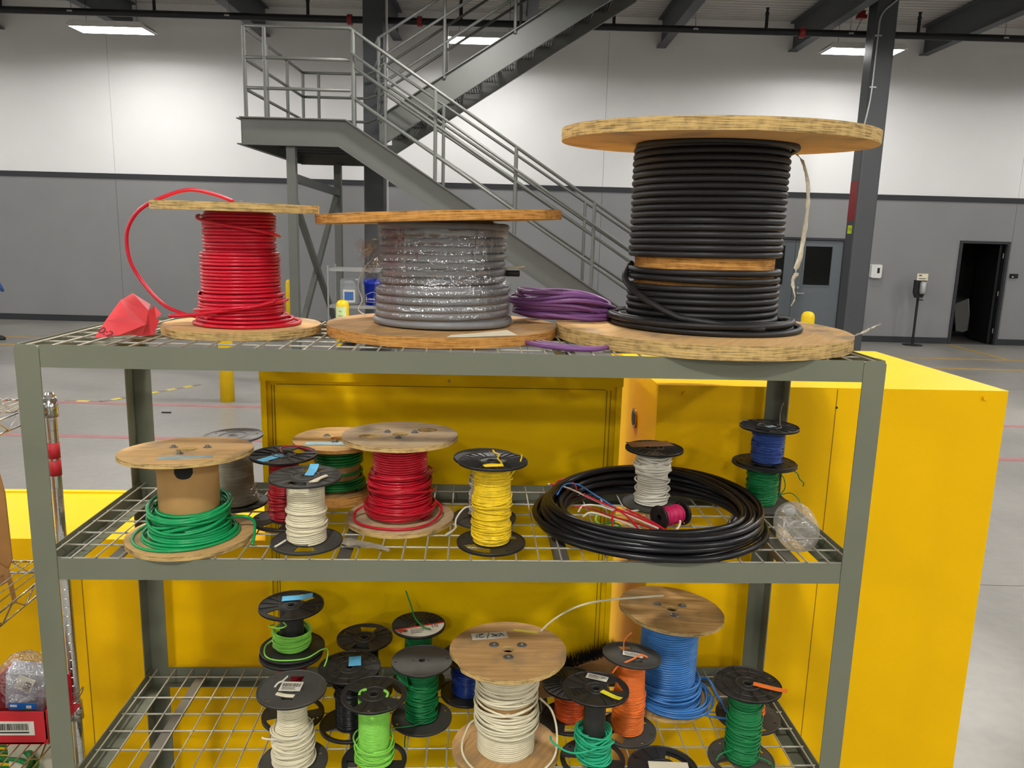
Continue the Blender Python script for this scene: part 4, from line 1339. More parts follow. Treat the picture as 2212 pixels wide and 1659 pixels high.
# grey reel in stretch film
t, up = wood_reel('wooden reel of grey cable wrapped in clear film, middle of the top shelf', .920, .360, ZT, .317, .313, .022, .13, face=PLY_F3, edge=PLY_E2, tilt=(R(.2), R(-2.6)), seed=8, bolts=4, top_off=(-.010, 0), base_t=.025, base_r=.304)
w = Wind(2)
w.helix(.156, .0195, .026, .288, .06, seg=56, n=10).core(.150, .026, .29)
w.helix(.168, .0195, .026, .135, .10, seg=56, n=10)
w.rings([(.158, .280, 0, 0), (.172, .036, 0, 0)], .02)
w.build(W_['grey'], t)
def film_shell(R_prof, z0, z1, seed):
    rg = np.random.default_rng(seed)
    nz, na = 70, 110
    V = []
    zz = np.linspace(z0, z1, nz); aa = np.linspace(0, 2 * np.pi, na, endpoint=False)
    base_ = np.interp(zz, [p[0] for p in R_prof], [p[1] for p in R_prof])
    rip = .0022 * np.abs(np.sin(np.pi * (zz - .026) / .0195))
    nse = rg.normal(0, 1, (nz, na))
    for _ in range(2):
        nse = (nse + np.roll(nse, 1, 1) + np.roll(nse, -1, 1)) / 3
    ph = rg.uniform(0, 6.28, 5)
    for i in range(nz):
        sl = .004 * np.sin(aa + 1.0)
        r_ = base_[i] + rip[i] + .0011 * nse[i] + .0008 * np.sin(9 * aa + ph[0] + 60 * zz[i])
        V.append(np.stack([r_ * np.cos(aa), r_ * np.sin(aa), zz[i] + sl * np.sin(np.pi * i / (nz - 1))], 1))
    V = np.concatenate(V)
    i = np.arange(nz - 1)[:, None]; j = np.arange(na)[None, :]; j2 = (j + 1) % na
    Q = np.stack([i * na + j, i * na + j2, (i + 1) * na + j2, (i + 1) * na + j], -1).reshape(-1, 4)
    return V, Q
V, Q = film_shell([(.04, .176), (.05, .1805), (.12, .1805), (.135, .178), (.155, .169), (.28, .1685)], .042, .272, 5)
np_mesh('plastic_wrap', V, Q, M['film'], t)
def crumple(cx, cy, cz, sx, sy, sz, n, seed):
    rg = np.random.default_rng(seed)
    mb = MB()
    for k in range(n):
        c = Vector((cx + rg.uniform(-.5, .5) * sx, cy + rg.uniform(-.5, .5) * sy, cz + rg.uniform(-.5, .5) * sz))
        g = 4; vs_ = []
        u = Vector(rg.normal(0, 1, 3)).normalized(); v = u.orthogonal().normalized()
        for i in range(g):
            for j in range(g):
                vs_.append(c + u * (i - 1.5) * .012 + v * (j - 1.5) * .011 + Vector(rg.normal(0, .004, 3)))
        mb.add(vs_, [(i * g + j, i * g + j + 1, (i + 1) * g + j + 1, (i + 1) * g + j) for i in range(g - 1) for j in range(g - 1)], 0, True)
    return mb
crumple(-.180, -.03, .185, .025, .05, .10, 16, 3).build('loose_film', M['film'], t)
crumple(-.205, -.03, .20, .03, .03, .05, 6, 4).build('loose_film', M['film'], t)
strand(t, [(-.19, -.03, .175), (-.212, -.03, .15), (-.22, -.03, .12), (-.21, -.03, .085), (-.22, -.03, .06), (-.20, -.04, .045)], .0016, M['frayed'], 'film_tail', 5)
strand(t, [(.14, .03, .160), (.17, .0, .162), (.202, -.0, .162)], .0085, W_['black'], 'cable_end', 10, 4)
strand(t, [(.15, .0, .174), (.18, 0, .176), (.216, 0, .181)], .0035, M['frayed'], 'frayed_cord', 6, 4)
MB().add([(.02, -.300, .0262), (.19, -.235, .0262), (.165, -.195, .034), (.10, -.235, .031), (.03, -.262, .0275), (.06, -.292, .0262)], [(0, 5, 4), (5, 3, 4), (5, 1, 3), (1, 2, 3)]).build('paper_tag', M['paper'], t)

# black reel
t, up = wood_reel('largest wooden reel, of thick black cable, right on the top shelf', 1.611, .345, ZT, .397, .535, .030, .1815, tilt=(R(1.9), 0), seed=14, bolts=4, top_off=(.006, 0), base_t=.034, base_r=.387, bar_mat=PLY_E2)
w = Wind(3)
D_ = .0165
w.helix(.191, D_, .208, .505, .05, seg=60, n=10)
w.rings([(.191, .184, 0, 0), (.191, .1655, 0, 0)], D_, 70)
w.helix(.191, D_, .034, .160, .06, seg=60, n=10)
w.rings([(.199, .494, .008, -.004), (.209, .043, .0, 0), (.225, .043, .006, 0), (.242, .043, .014, -.003), (.238, .059, -.002, -.004), (.222, .058, .010, 0)], D_, 70)
a = np.linspace(R(165), R(292), 44)
rr = np.interp(np.linspace(0, 1, 44), [0, .15, .5, 1], [.190, .213, .222, .246]); zz = np.interp(np.linspace(0, 1, 44), [0, .2, .6, 1], [.196, .150, .075, .054])
w._add(np.stack([rr * np.cos(a), rr * np.sin(a), zz], 1), np.stack([np.cos(a), np.sin(a), 0 * a], 1), D_ / 2, 10)
w.build(W_['black'], t)
def ribbon(parent, pts, width, mat, name, seed=0):
    P = spline(pts, 6); rg = random.Random(seed); mb = MB(); vs_ = []
    for i, p in enumerate(P):
        wv = width[min(len(width) - 1, int(i / len(P) * len(width)))]
        for s_ in (-1, 0, 1):
            vs_.append((p[0] + s_ * wv / 2 + rg.uniform(-.001, .001), p[1] + s_ * wv * .25 + (rg.uniform(-.003, .003) if s_ == 0 else 0), p[2] + rg.uniform(-.001, .001)))
    fs = []
    for i in range(len(P) - 1):
        for s_ in (0, 1): fs.append((3 * i + s_, 3 * i + s_ + 1, 3 * i + s_ + 4, 3 * i + s_ + 3))
    mb.add(vs_, fs, 0, True)
    o = mb.build(name, mat, parent)
    md = o.modifiers.new('thick', 'SOLIDIFY'); md.thickness = .0006
    return o
ribbon(t, [(.186, -.10, .478), (.192, -.13, .455), (.205, -.141, .40), (.209, -.141, .33), (.203, -.141, .24), (.194, -.141, .195), (.196, -.141, .185), (.189, -.141, .165), (.198, -.141, .125), (.190, -.141, .105)], [.006, .009, .011, .012, .013, .016, .003, .016, .010, .004, .003], M['frayed'], 'plastic_strap', 1)
ribbon(t, [(.325, -.21, .04), (.345, -.205, .046), (.372, -.19, .055), (.395, -.18, .063), (.412, -.17, .068)], [.012, .016, .018, .013, .006], M['frayed'], 'strap_end', 2)

# red vinyl flag
fp = dict(a=(0.155, 0.1, 1.863), b=(0.165, 0.16, 1.905), c=(0.232, 0.13, 1.853), d=(0.19, 0.085, 1.832), e=(0.146, 0.06, 1.828), f=(0.177, 0.2, 1.919), g=(0.22, 0.18, 1.88), h=(0.236, 0.2, 1.854),
          i=(0.236, 0.165, 1.824), j=(0.219, 0.135, 1.825), l=(0.21, 0.22, 1.891), m=(0.223, 0.21, 1.889), n=(0.240, 0.21, 1.87), o=(0.231, 0.2, 1.861), p=(0.204, 0.125, 1.830), q=(.226, .165, 1.850), r=(.200, .12, 1.872))
fl = thing('vinyl_flag', 'crumpled red vinyl flag with dark printed digits beside the red reel', 'flag', (.19, .13, ZT))
mb = MB(); ks = list(fp)
mb.add([(fp[k][0] - .19, fp[k][1] - .13, fp[k][2] - ZT) for k in ks], [tuple(ks.index(c) for c in s_) for s_ in ('abr', 'arcd', 'ade', 'brc', 'bfgc', 'flg', 'cgq', 'cqj', 'gho', 'ghq', 'hiq', 'qij', 'cjp', 'cpd', 'mno', 'gmo')])
o = mb.build('sheet', M['flag'], fl)
md = o.modifiers.new('thick', 'SOLIDIFY'); md.thickness = .0015
e1 = (Vector(fp['c']) - Vector(fp['e'])).normalized(); nn = (Vector(fp['c']) - Vector(fp['e'])).cross(Vector(fp['a']) - Vector(fp['e'])).normalized(); e2 = nn.cross(e1)
ex = (e1 * .55 - e2 * .84).normalized(); ey = nn.cross(ex)
pos = Vector(fp['e']) * .42 + Vector(fp['d']) * .36 + Vector(fp['a']) * .22 + nn * .0035 - Vector((.19, .13, ZT))
text_mesh('printed_digits', '0:2', .026, M['flagp'], fl, Matrix(((ex[0], ey[0], nn[0], pos[0]), (ex[1], ey[1], nn[1], pos[1]), (ex[2], ey[2], nn[2], pos[2]), (0, 0, 0, 1))))

# purple cable bundle behind the reels
pc = thing('purple_cable_coil', 'loose coil of purple cable behind the grey and black reels', 'cable coil', (1.255, .475, ZT))
w = Wind(9)
rg = np.random.default_rng(4)
for k in range(16):
    n_ = 60
    a = np.linspace(0, 2 * np.pi, n_)
    rx = .142 + rg.uniform(-.02, .01); ry = .085 + rg.uniform(-.02, .02); zc = .044 + .0040 * k
    P = np.stack([rx * np.cos(a) + rg.uniform(-.015, .01), ry * np.sin(a) + rg.uniform(-.01, .01), zc + .010 * np.sin(a + rg.uniform(0, 6)) + .005 * np.sin(2 * a + rg.uniform(0, 6)) - np.clip(np.cos(a), 0, 1) ** 2 * (zc - .044) * .55], 1)
    P[:, 2] = np.maximum(P[:, 2], .041)
    P[-1] = P[0]
    w._add(P, np.stack([np.cos(a), np.sin(a), 0 * a], 1), .0058, 8)
w.build(W_['purple'], pc, 'cable')
strand(pc, [(-.12, -.06, .108), (-.05, -.09, .112), (.03, -.08, .102), (.10, -.06, .075), (.13, -.03, .05)], .0055, W_['purple'], 'cable_end')
# turns of the same cable lying on the deck in the gap between the reels
for k in range(3):
    strand(pc, [(-.125 + .02 * k, -.33 + .006 * k, .007), (-.09 + .02 * k, -.38 + .008 * k, .007), (-.03 + .014 * k, -.425 + .009 * k, .007), (.03 + .008 * k, -.425 + .008 * k, .007), (.065, -.39 + .008 * k, .007)], .0056, W_['purple'], 'cable_loop')

# ------------------------------------------------------------------ middle shelf
# green wooden reel
t, up = wood_reel('wooden reel with bare cardboard core above bright green wire, front left of middle shelf', .309, .140, ZM, .156, .226, .011, .0715, tilt=(R(-3.2), R(-1)), seed=21, bolts=3, hole=.025, bolt_r=.048, face=PLY_F, base_t=.012, base_r=.151, ws=.75)
w = Wind(11)
w.helix(.0755, .0075, .012, .088, .25).core(.073, .012, .085)
w.helix(.084, .0075, .012, .070, .5).helix(.092, .0075, .012, .05, .6)
w.loops(9, .084, .0075, .018, .100, .030, 1.2)
w.rings([(.104, .016, 0, -.004), (.112, .016, .004, -.006), (.108, .023, .0, -.004), (.100, .024, .006, 0), (.121, .016, -.010, -.008)], .0075)
w.build(W_['green'], t)
strand(t, [(.085, .0, .05), (.12, .03, .045), (.150, .02, .035), (.163, -.03, .016), (.167, -.06, .006)], .0037, W_['green'])
tape(up, .028, -.088, .0004, .12, .030, R(9), M['tapefade'], taper=.3)
sl = MB(); vs_ = []
for i in range(9):
    u_ = -1 + i / 4; zb_ = .172 + .014 * (1 - math.sqrt(max(0, 1 - u_ * u_)))
    a_ = R(-78) + .021 * u_ / .0718
    for z_ in (zb_, .2155): vs_.append((.0718 * math.cos(a_), .0718 * math.sin(a_), z_))
sl.add(vs_, [(2 * i, 2 * i + 2, 2 * i + 3, 2 * i + 1) for i in range(8)], 0, True)
sl.build('core_slot', M['dark'], t)

G = 'small plastic wire spools'
t, up = plastic_spool('plastic spool of beige wire behind the green wooden reel', .352, .385, ZM, .081, .200, .040, 'onewin', M['palep'], 0, lean=(0, R(-2)), lmat=M['greyp'])
w = Wind(12); w.helix(.0455, .0042, .008, .185, .1, prof=[(0, .058), (.18, .049), (.3, .0455), (1, .0455)]).core(.044, .008, .185); w.build(W_['beige'], t)
crumple(.06, -.03, .05, .01, .03, .03, 3, 9).build('film_scrap', M['film'], t)

t, up = plastic_spool('black spool of dark red wire with blue tape, behind the white spool', .513, .258, ZM, .086, .185, .030, 'window', None, .4)
w = Wind(13); w.helix(.036, .0048, .008, .170, .15).core(.034, .008, .17).loops(10, .036, .0048, .012, .09, .012); w.build(W_['dkred'], t)
tape(up, -.035, -.022, .004, .075, .028, R(35), M['tapeblue'])
strand(up, [(.0, .0, .0), (.0, .045, .008), (.03, .055, .010), (.06, .03, .006), (.075, .005, .004), (.080, -.01, -.03), (.07, -.02, -.06)], .0022, W_['dkred'])

t, up = plastic_spool('dark spool of white wire with bright blue tape, front of middle shelf', .600, .111, ZM, .087, .174, .034, 'window', M['greyp'], .9)
w = Wind(14); w.helix(.043, .0051, .008, .160, .08, prof=[(0, .046), (.5, .043), (1, .043)]).core(.041, .008, .16).loops(6, .043, .0051, .012, .09, .008); w.build(W_['cream'], t)
tape(up, .03, .012, .006, .07, .022, R(38), M['tapeblue'], curl=.008)
for k in range(4):
    strand(up, [(-.03 + .004 * k, -.052 - .003 * k, .006), (.0, -.05 - .002 * k, .009), (.028, -.042 - .002 * k, .007)], .0025, W_['cream'])
strand(t, [(-.044, -.03, .018), (-.055, -.045, .014), (-.066, -.052, .009)], .0025, W_['white'])

t, up = wood_reel('wooden reel of dark green wire with bare core bands, behind the red reel', .620, .455, ZM, .126, .176, .010, .062, face=PLY_F4, edge=PLY_E2, seed=25, bolts=3, hole=.02, ws=.75, tilt=(R(1.3), 0), base_r=.100, base_t=.030)
w = Wind(15)
w.helix(.067, .0082, .105, .166, .1).rings([(.067, .084, 0, 0)], .0082).helix(.067, .0082, .030, .070, .15).helix(.074, .0082, .03, .06, .4)
w.build(W_['green2'], t)
tape(up, -.02, -.055, .0004, .12, .030, R(4), M['tapefade'])

oval = lambda cx, cy, a_, b_: [(cx + a_ * math.cos(2 * PI * i / 20), cy + b_ * math.sin(2 * PI * i / 20)) for i in range(20)]
t, up = wood_reel('wooden reel of glossy red wire with two large hand holes in its top', .814, .280, ZM, .152, .236, .012, .066, face=PLY_F2, seed=31, bolts=3, hole=.022, ws=.75, bolt_r=.042, tilt=(R(-1.3), 0), base_r=.143,
                  big_holes=[oval(.068, .052, .027, .024), oval(-.075, -.028, .030, .024)])
w = Wind(16)
w.helix(.0695, .0064, .014, .223, .06).core(.067, .014, .223).helix(.0757, .0064, .014, .145, .25).helix(.081, .0064, .014, .08, .5)
w.loops(12, .0757, .0064, .025, .14, .018, 1.2)
w.loops(5, .082, .0064, .02, .06, .012, 2.0)
w.build(W_['red2'], t)
strand(t, [(-.088, -.01, .045), (-.115, -.03, .030), (-.110, -.07, .020), (-.07, -.105, .0175), (-.01, -.122, .0175), (.05, -.112, .018), (.095, -.07, .022), (.112, -.01, .034), (.09, .02, .05)], .0034, W_['red2'], 'loose_wire_loop')

t, up = plastic_spool('spool of messy white wire half hidden behind the yellow spool', 1.041, .288, ZM, .086, .176, .028, 'solid', M['greyp'], .2)
w = Wind(17); w.helix(.035, .0046, .008, .165, .3).core(.033, .008, .165).loops(22, .036, .0046, .014, .155, .015); w.build(W_['white'], t)
tape(up, -.055, .0, .0006, .05, .045, R(60), M['labelw'], 'label')
strand(t, [(-.03, -.04, .05), (-.055, -.045, .045), (-.075, -.06, .022), (-.078, -.085, .004), (-.095, -.11, .001), (-.1, -.125, .0015), (-.085, -.105, .003), (-.073, -.08, .008)], .0024, W_['white'])

t, up = plastic_spool('black spool wound full with yellow printed wire, front centre of middle shelf', 1.056, .114, ZM, .086, .218, .036, 'ribbed', None, .1, tilt=(R(-1.3), 0), lower='bigwin')
w = Wind(18); w.helix(.0435, .0037, .008, .205, .25).core(.0418, .008, .205).loops(26, .044, .0037, .015, .19, .010, .8); w.build(W_['yellow'], t)
strand(up, [(-.03, -.055, .007), (-.01, -.05, .008), (.012, -.05, .007), (.016, -.03, .008), (.012, .0, .009), (.02, .03, .010), (.012, .055, .009), (.008, .066, .013)], .0022, W_['yellow'])
for k in range(4):
    strand(up, [(-.028, -.050 - .004 * k, .0065), (.0, -.052 - .004 * k, .0075), (.018, -.047 - .004 * k, .006)], .0019, W_['yellow'])
strand(t, [(.02, -.035, .168), (.04, -.02, .180), (.062, -.005, .205), (.070, .0, .222), (.070, .0, .232)], .0019, W_['yellow'])

# black cable coil
co = thing('black_cable_coil', 'large flat coil of black cable with a red tie on the middle shelf', 'cable coil', (1.490, .285, ZM))
w = Wind(19); rg = np.random.default_rng(12)
cells = [(i, j) for j in range(4) for i in range(6 - j)]
for (i, j) in cells:
    n_ = 100; a = np.linspace(0, 2 * np.pi, n_)
    rr0 = .233 + .0125 * i + .006 * j
    zc = .0095 + .0152 * j
    k1, k2, k3 = rg.uniform(0, 6.28, 3)
    rr = rr0 + .006 * np.sin(a + k1) + .004 * np.sin(3 * a + k2)
    z = zc + .005 * np.sin(2 * a + k3) + .008 * (np.sin(a * 1 + .5) > -9) * np.maximum(0, np.sin(a + .4)) * (j / 2 + .3)
    P = np.stack([rr * np.cos(a) * 1.03 + .004 * np.sin(k1), rr * np.sin(a) * .98, np.maximum(z, .009)], 1); P[-1] = P[0]
    w._add(P, np.stack([np.cos(a), np.sin(a), 0 * a], 1), .0085, 9)
w.build(W_['blackg'], co, 'cable')
strand(co, [(.10, -.225, .058), (.16, -.19, .056), (.175, -.165, .058), (.19, -.145, .062)], .0085, W_['blackg'], 'cable_end', 10)
MB().tube(spline([(-.207 + .036 * math.cos(t_) * .77, .174 - .036 * math.cos(t_) * .64, .030 + .028 * math.sin(t_)) for t_ in np.linspace(0, 2 * PI, 13)], 3), .0042, 6).build('red_tie', M['tapered'], co)

t, up = plastic_spool('spool of loosely wound white wire standing inside the black coil', 1.527, .415, ZM, .083, .173, .028, 'ribbed', M['blackp'], .3, lower='solid', lmat=M['greyp'])
w = Wind(20); w.helix(.040, .0055, .008, .160, .25, prof=[(0, .046), (.3, .041), (.6, .040), (1, .042)]).core(.038, .008, .16).loops(18, .042, .0055, .02, .15, .016, 1.4); w.build(W_['white'], t)
tape(up, .005, .035, .0058, .13, .055, R(-8), M['cardb'], 'worn_label')

# small magenta spool lying on its side
d_ = Vector((.078, .044, 0)).normalized()
ms, msu = plastic_spool('tiny black spool of magenta wire lying on its side inside the coil', 1.500, .212, ZM + .0345, .033, .090, .012, 'solid', M['black2'], 0)
ms.rotation_euler = Vector((0, 0, 1)).rotation_difference(d_).to_euler()
w = Wind(21); w.helix(.0225, .0024, .012, .078, .2, seg=30, n=6).core(.0215, .012, .078).loops(6, .0225, .0024, .02, .07, .006); w.build(W_['magenta'], ms)

# stacked blue over green spools in the right rear corner
t, up = plastic_spool('spool of thin dark green wire under the blue spool, right rear of middle shelf', 1.856, .425, ZM, .092, .131, .032, 'solid', M['greyp'], .4)
w = Wind(22); w.helix(.040, .0030, .008, .120, .3).core(.039, .008, .12).loops(26, .041, .0030, .012, .11, .012, 1.2); w.build(W_['green3'], t)
strand(t, [(.04, -.02, .03), (.055, -.03, .06), (.05, -.03, .09), (.042, -.02, .1)], .0015, W_['green3'])
strand(t, [(.06, -.06, .125), (.075, -.06, .115), (.082, -.062, .10), (.095, -.062, .088), (.094, -.062, .078)], .0016, W_['green3'])
strand(t, [(.04, -.02, .035), (.075, -.025, .045), (.095, -.04, .03), (.10, -.06, .006)], .0015, W_['green3'])
t, up = plastic_spool('spool of thin blue wire stacked on the dark green spool', 1.853, .405, ZM + .132, .083, .113, .034, 'window', M['blackp'], .3, lower='bigwin')
w = Wind(23); w.helix(.0395, .0030, .008, .103, .25).core(.0385, .008, .103).loops(22, .040, .0030, .012, .095, .010, .9); w.build(W_['blue'], t)
tape(up, -.005, -.012, .006, .03, .016, R(10), M['tapefade'])
strand(up, [(.03, -.01, .002), (.034, 0, .03), (.036, .0, .055), (.042, .0, .07)], .0016, M['bolt'])

# clear water bottle on its side
bt = thing('water_bottle', 'clear plastic water bottle lying on its side by the right rack post', 'bottle', (1.815, .050, ZM + .052))
bt.rotation_euler = (R(-90), 0, R(-14))
prof = [(0, .014), (.016, .012), (.024, .002), (.036, .0), (.047, .010), (.0515, .03), (.0495, .042), (.0515, .055), (.0495, .068), (.0515, .08), (.0515, .10), (.047, .125), (.034, .15), (.0145, .168), (.0135, .182)]
MB().lathe(prof, 36).build('body', clear_mat('clear_pet'), bt)
MB().lathe([(0, .200), (.0155, .200), (.0165, .197), (.0165, .184), (0, .184)], 20).build('cap', M['white'], bt)

# loose wire scraps inside the coil
def scrap(label, pts, r, mat):
    b_ = Vector(pts[0])
    o = MB().tube([Vector(p) - b_ for p in spline([(p[0], p[1], p[2] + ZM) for p in pts], 8)], r, 7).build('wire_scrap', mat)
    o.location = (0, 0, 0)
    o.data.transform(Matrix.Translation(b_ - Vector((pts[0][0], pts[0][1], ZM))))
    o.location = (pts[0][0], pts[0][1], ZM)
    return tag(o, label, 'wire scrap', 'loose wire scraps')
scrap('blue wire scrap arching over the black coil', [(1.245, .36, .045), (1.27, .40, .062), (1.31, .41, .060), (1.36, .37, .04), (1.42, .30, .02), (1.47, .25, .012)], .0022, W_['sky'])
scrap('long red wire scrap reaching left over the coil', [(1.232, .42, .058), (1.29, .395, .050), (1.36, .34, .035), (1.44, .27, .022), (1.52, .18, .012)], .0026, W_['red'])
scrap('long white wire scrap beside the red one over the coil', [(1.225, .425, .056), (1.28, .40, .053), (1.35, .35, .035), (1.42, .29, .02), (1.50, .20, .010)], .0026, W_['white'])
scrap('white wire scrap with a straight end near the white spool', [(1.30, .31, .014), (1.32, .345, .02), (1.36, .34, .022), (1.41, .30, .02), (1.47, .315, .018)], .0026, W_['white'])
scrap('red wire scrap bent into a loop in the middle of the pile', [(1.375, .19, .012), (1.385, .25, .030), (1.40, .27, .034), (1.42, .24, .030), (1.445, .18, .012), (1.425, .22, .03), (1.395, .275, .04)], .0024, W_['red'])
scrap('red wire scrap lying lowest at the left of the pile', [(1.288, .33, .02), (1.33, .335, .018), (1.39, .27, .016), (1.46, .22, .012), (1.505, .17, .008)], .0026, W_['dkred'])
scrap('short white scrap standing across the red loop', [(1.425, .26, .022), (1.432, .23, .018), (1.44, .19, .010)], .0026, W_['white'])
scrap('thick cream wire scrap at the bottom of the pile', [(1.31, .29, .008), (1.34, .31, .012), (1.40, .26, .010), (1.46, .19, .008), (1.51, .14, .008)], .0032, W_['cream'])
scrap('light green wire scrap curled at the left of the pile', [(1.345, .27, .02), (1.34, .245, .012), (1.355, .225, .008), (1.385, .215, .010), (1.41, .19, .008), (1.44, .165, .006)], .0026, W_['lime'])
scrap('dark green wire scrap curled below the red loop', [(1.36, .235, .010), (1.39, .225, .014), (1.40, .205, .012), (1.39, .185, .008), (1.42, .17, .006)], .0026, W_['green2'])
scrap('green wire scrap bent near the tiny spool', [(1.48, .17, .010), (1.525, .155, .014), (1.53, .135, .014), (1.51, .12, .010), (1.48, .125, .006)], .0026, W_['lime'])
scrap('white wire scrap pointing up by the tiny spool', [(1.50, .115, .008), (1.52, .135, .018), (1.545, .165, .032), (1.548, .17, .045)], .0028, W_['cream'])
scrap('cream wire scrap crossing under the tiny spool', [(1.47, .2, .007), (1.50, .16, .008), (1.53, .125, .008), (1.528, .105, .008)], .0028, W_['cream'])
scrap('short red scrap in front of the tiny spool', [(1.535, .105, .006), (1.55, .115, .012), (1.57, .13, .016)], .0024, W_['red'])
scrap('thin curved white scrap right of the tiny spool', [(1.565, .105, .004), (1.585, .115, .006), (1.588, .145, .006), (1.575, .165, .006)], .0018, W_['white'])
scrap('long red scrap along the right side of the pile', [(1.43, .295, .028), (1.47, .25, .022), (1.50, .20, .018), (1.51, .165, .014), (1.47, .15, .012), (1.42, .165, .012)], .0026, W_['red'])

# torn grey tape on the deck
mb = MB(); rg = np.random.default_rng(8); g = 7; vs_ = []
for i in range(g):
    for j in range(3):
        vs_.append((.69 + .02 * i + rg.uniform(-.004, .004), .105 - .009 * i + (j - 1) * (.022 if i < 5 else .008) + rg.uniform(-.004, .004), ZM + .004 + rg.uniform(0, .010)))
mb.add(vs_, [(3 * i + j, 3 * i + j + 1, 3 * i + j + 4, 3 * i + j + 3) for i in range(g - 1) for j in range(2)])
o = mb.build('torn_tape', pm('grey_tape', '#8d8471', 0.8, var=.2, scale=60), org=(.75, .08, ZM)); o.location = (.75, .08, ZM)
o.modifiers.new('thick', 'SOLIDIFY').thickness = .001
tag(o, 'torn scrap of dusty grey tape on the deck before the red reel', 'tape scrap')

# ------------------------------------------------------------------ bottom shelf
t, up = plastic_spool('black spool with some red wire under the lime green spool at left rear', .503, .322, ZB, .088, .200, .032, 'solid', M['blackp'], .2, lower='bigwin')
w = Wind(31); w.helix(.038, .0046, .100, .185, .3).core(.036, .1, .185); w.build(W_['dkred'], t)
w = Wind(32); w.helix(.036, .005, .008, .10, .2).core(.034, .008, .1); w.build(W_['blackg'], t, 'lower_winding')
t, up = plastic_spool('black spool with a little lime green wire and blue tape, stacked at left rear', .503, .338, ZB + .201, .090, .137, .033, 'window', M['blackp'], .55, lower='solid')
w = Wind(33); w.helix(.046, .0042, .008, .050, .4).core(.043, .008, .045).loops(12, .046, .0042, .012, .062, .008, 1.2); w.build(W_['lime'], t)
tape(up, .028, .030, .006, .085, .030, R(-20), M['tapeblue'], curl=.004)
strand(t, [(-.045, -.02, .085), (-.05, -.05, .095), (-.02, -.07, .100), (.0, -.065, .105), (-.01, -.055, .11)], .0021, W_['lime'])
strand(t, [(-.05, .0, .03), (-.07, -.02, .02), (-.06, -.06, .012), (-.02, -.08, .010), (.05, -.07, .010), (.09, -.04, .02), (.105, -.03, .01), (.10, -.06, -.02), (.07, -.10, -.05)], .0021, W_['lime'], 'loose_wire_loop')

t, up = plastic_spool('grey spool of cream wire with a barcode label, front left of bottom shelf', .551, .117, ZB, .088, .216, .030, 'onewin', M['greyp'], -.25)
w = Wind(34); w.helix(.034, .0052, .008, .200, .12, prof=[(0, .046), (.45, .046), (.6, .036), (1, .034)]).core(.032, .008, .2).loops(26, .045, .0052, .014, .105, .016, 1.3); w.build(W_['cream'], t)
tape(up, -.004, .005, .0064, .055, .042, R(12), M['labelw'], 'barcode_label', marks=True)
strand(up, [(-.045, -.005, .004), (-.042, .01, .008), (-.036, .02, .008), (-.034, .045, .007)], .0026, W_['white'])
strand(t, [(.05, .02, .115), (.02, -.048, .108), (-.03, -.045, .10), (-.06, -.04, .098), (-.07, -.035, .098)], .0024, W_['white'])
for k in range(2):
    strand(up, [(-.026, -.028 - .006 * k, .0045), (.0, -.032 - .006 * k, .006), (.022, -.026 - .006 * k, .004)], .0026, W_['cream'])

t, up = plastic_spool('spool of shiny black wire with blue tape, left of bottom shelf', .674, .275, ZB, .086, .184, .034, 'web', M['blackp'], .3, lower='bigwin')
w = Wind(35); w.helix(.0385, .0050, .008, .168, .05).core(.037, .008, .168).loops(4, .0385, .005, .10, .16, .012, 1.2); w.build(W_['blackg'], t)
tape(up, .018, .022, .006, .05, .034, R(80), M['tapeblue'])
t, up = plastic_spool('dark spool standing behind the black wire spool', .692, .447, ZB, .083, .180, .032, 'window', M['blackp'], 1.0)
w = Wind(36); w.helix(.038, .005, .008, .16, .1).core(.036, .008, .16); w.build(W_['blackg'], t)

t, up = plastic_spool('black spool of lime green wire, front row of bottom shelf', .761, .118, ZB, .085, .200, .034, 'bigwin', M['blackp'], -.2)
w = Wind(37); w.helix(.0385, .0042, .008, .188, .06).core(.0365, .008, .188).helix(.0425, .0042, .008, .055, .4).loops(12, .043, .0042, .014, .075, .022, 1.6); w.build(W_['lime'], t)
strand(up, [(-.036, -.01, .001), (-.036, .004, .004), (-.026, .016, .004)], .004, W_['lime'])
strand(up, [(.036, -.006, .001), (.034, .01, .004), (.022, .02, .004)], .004, W_['lime'])
tape(t, -.02, -.075, .009, .05, .012, R(15), M['labelw'], 'paper_scrap')

t, up = plastic_spool('smooth dark spool of green wire, centre left of bottom shelf', .873, .305, ZB, .0865, .187, .034, 'solid', M['greyp'], .05, tilt=(R(-1.2), 0))
w = Wind(38); w.helix(.0395, .0037, .008, .172, .2).core(.038, .008, .172).loops(24, .0405, .0037, .014, .165, .013, 1.1); w.build(W_['green3'], t)
strand(t, [(.035, -.03, .03), (.0, -.048, .018), (-.04, -.06, .016), (-.08, -.062, .014)], .0019, W_['green3'])
for k in range(6):
    strand(t, [(-.075 + .005 * k, -.01 + .002 * k, .175), (-.068 + .005 * k, -.03, .158), (-.055 + .004 * k, -.035, .140 - .004 * k), (-.045, -.02, .15)], .0022, W_['green3'], 'wire_bunch', smooth=4)
strand(t, [(-.04, -.06, .003), (-.042, -.075, -.02), (-.04, -.09, -.03)], .0019, W_['green3'])

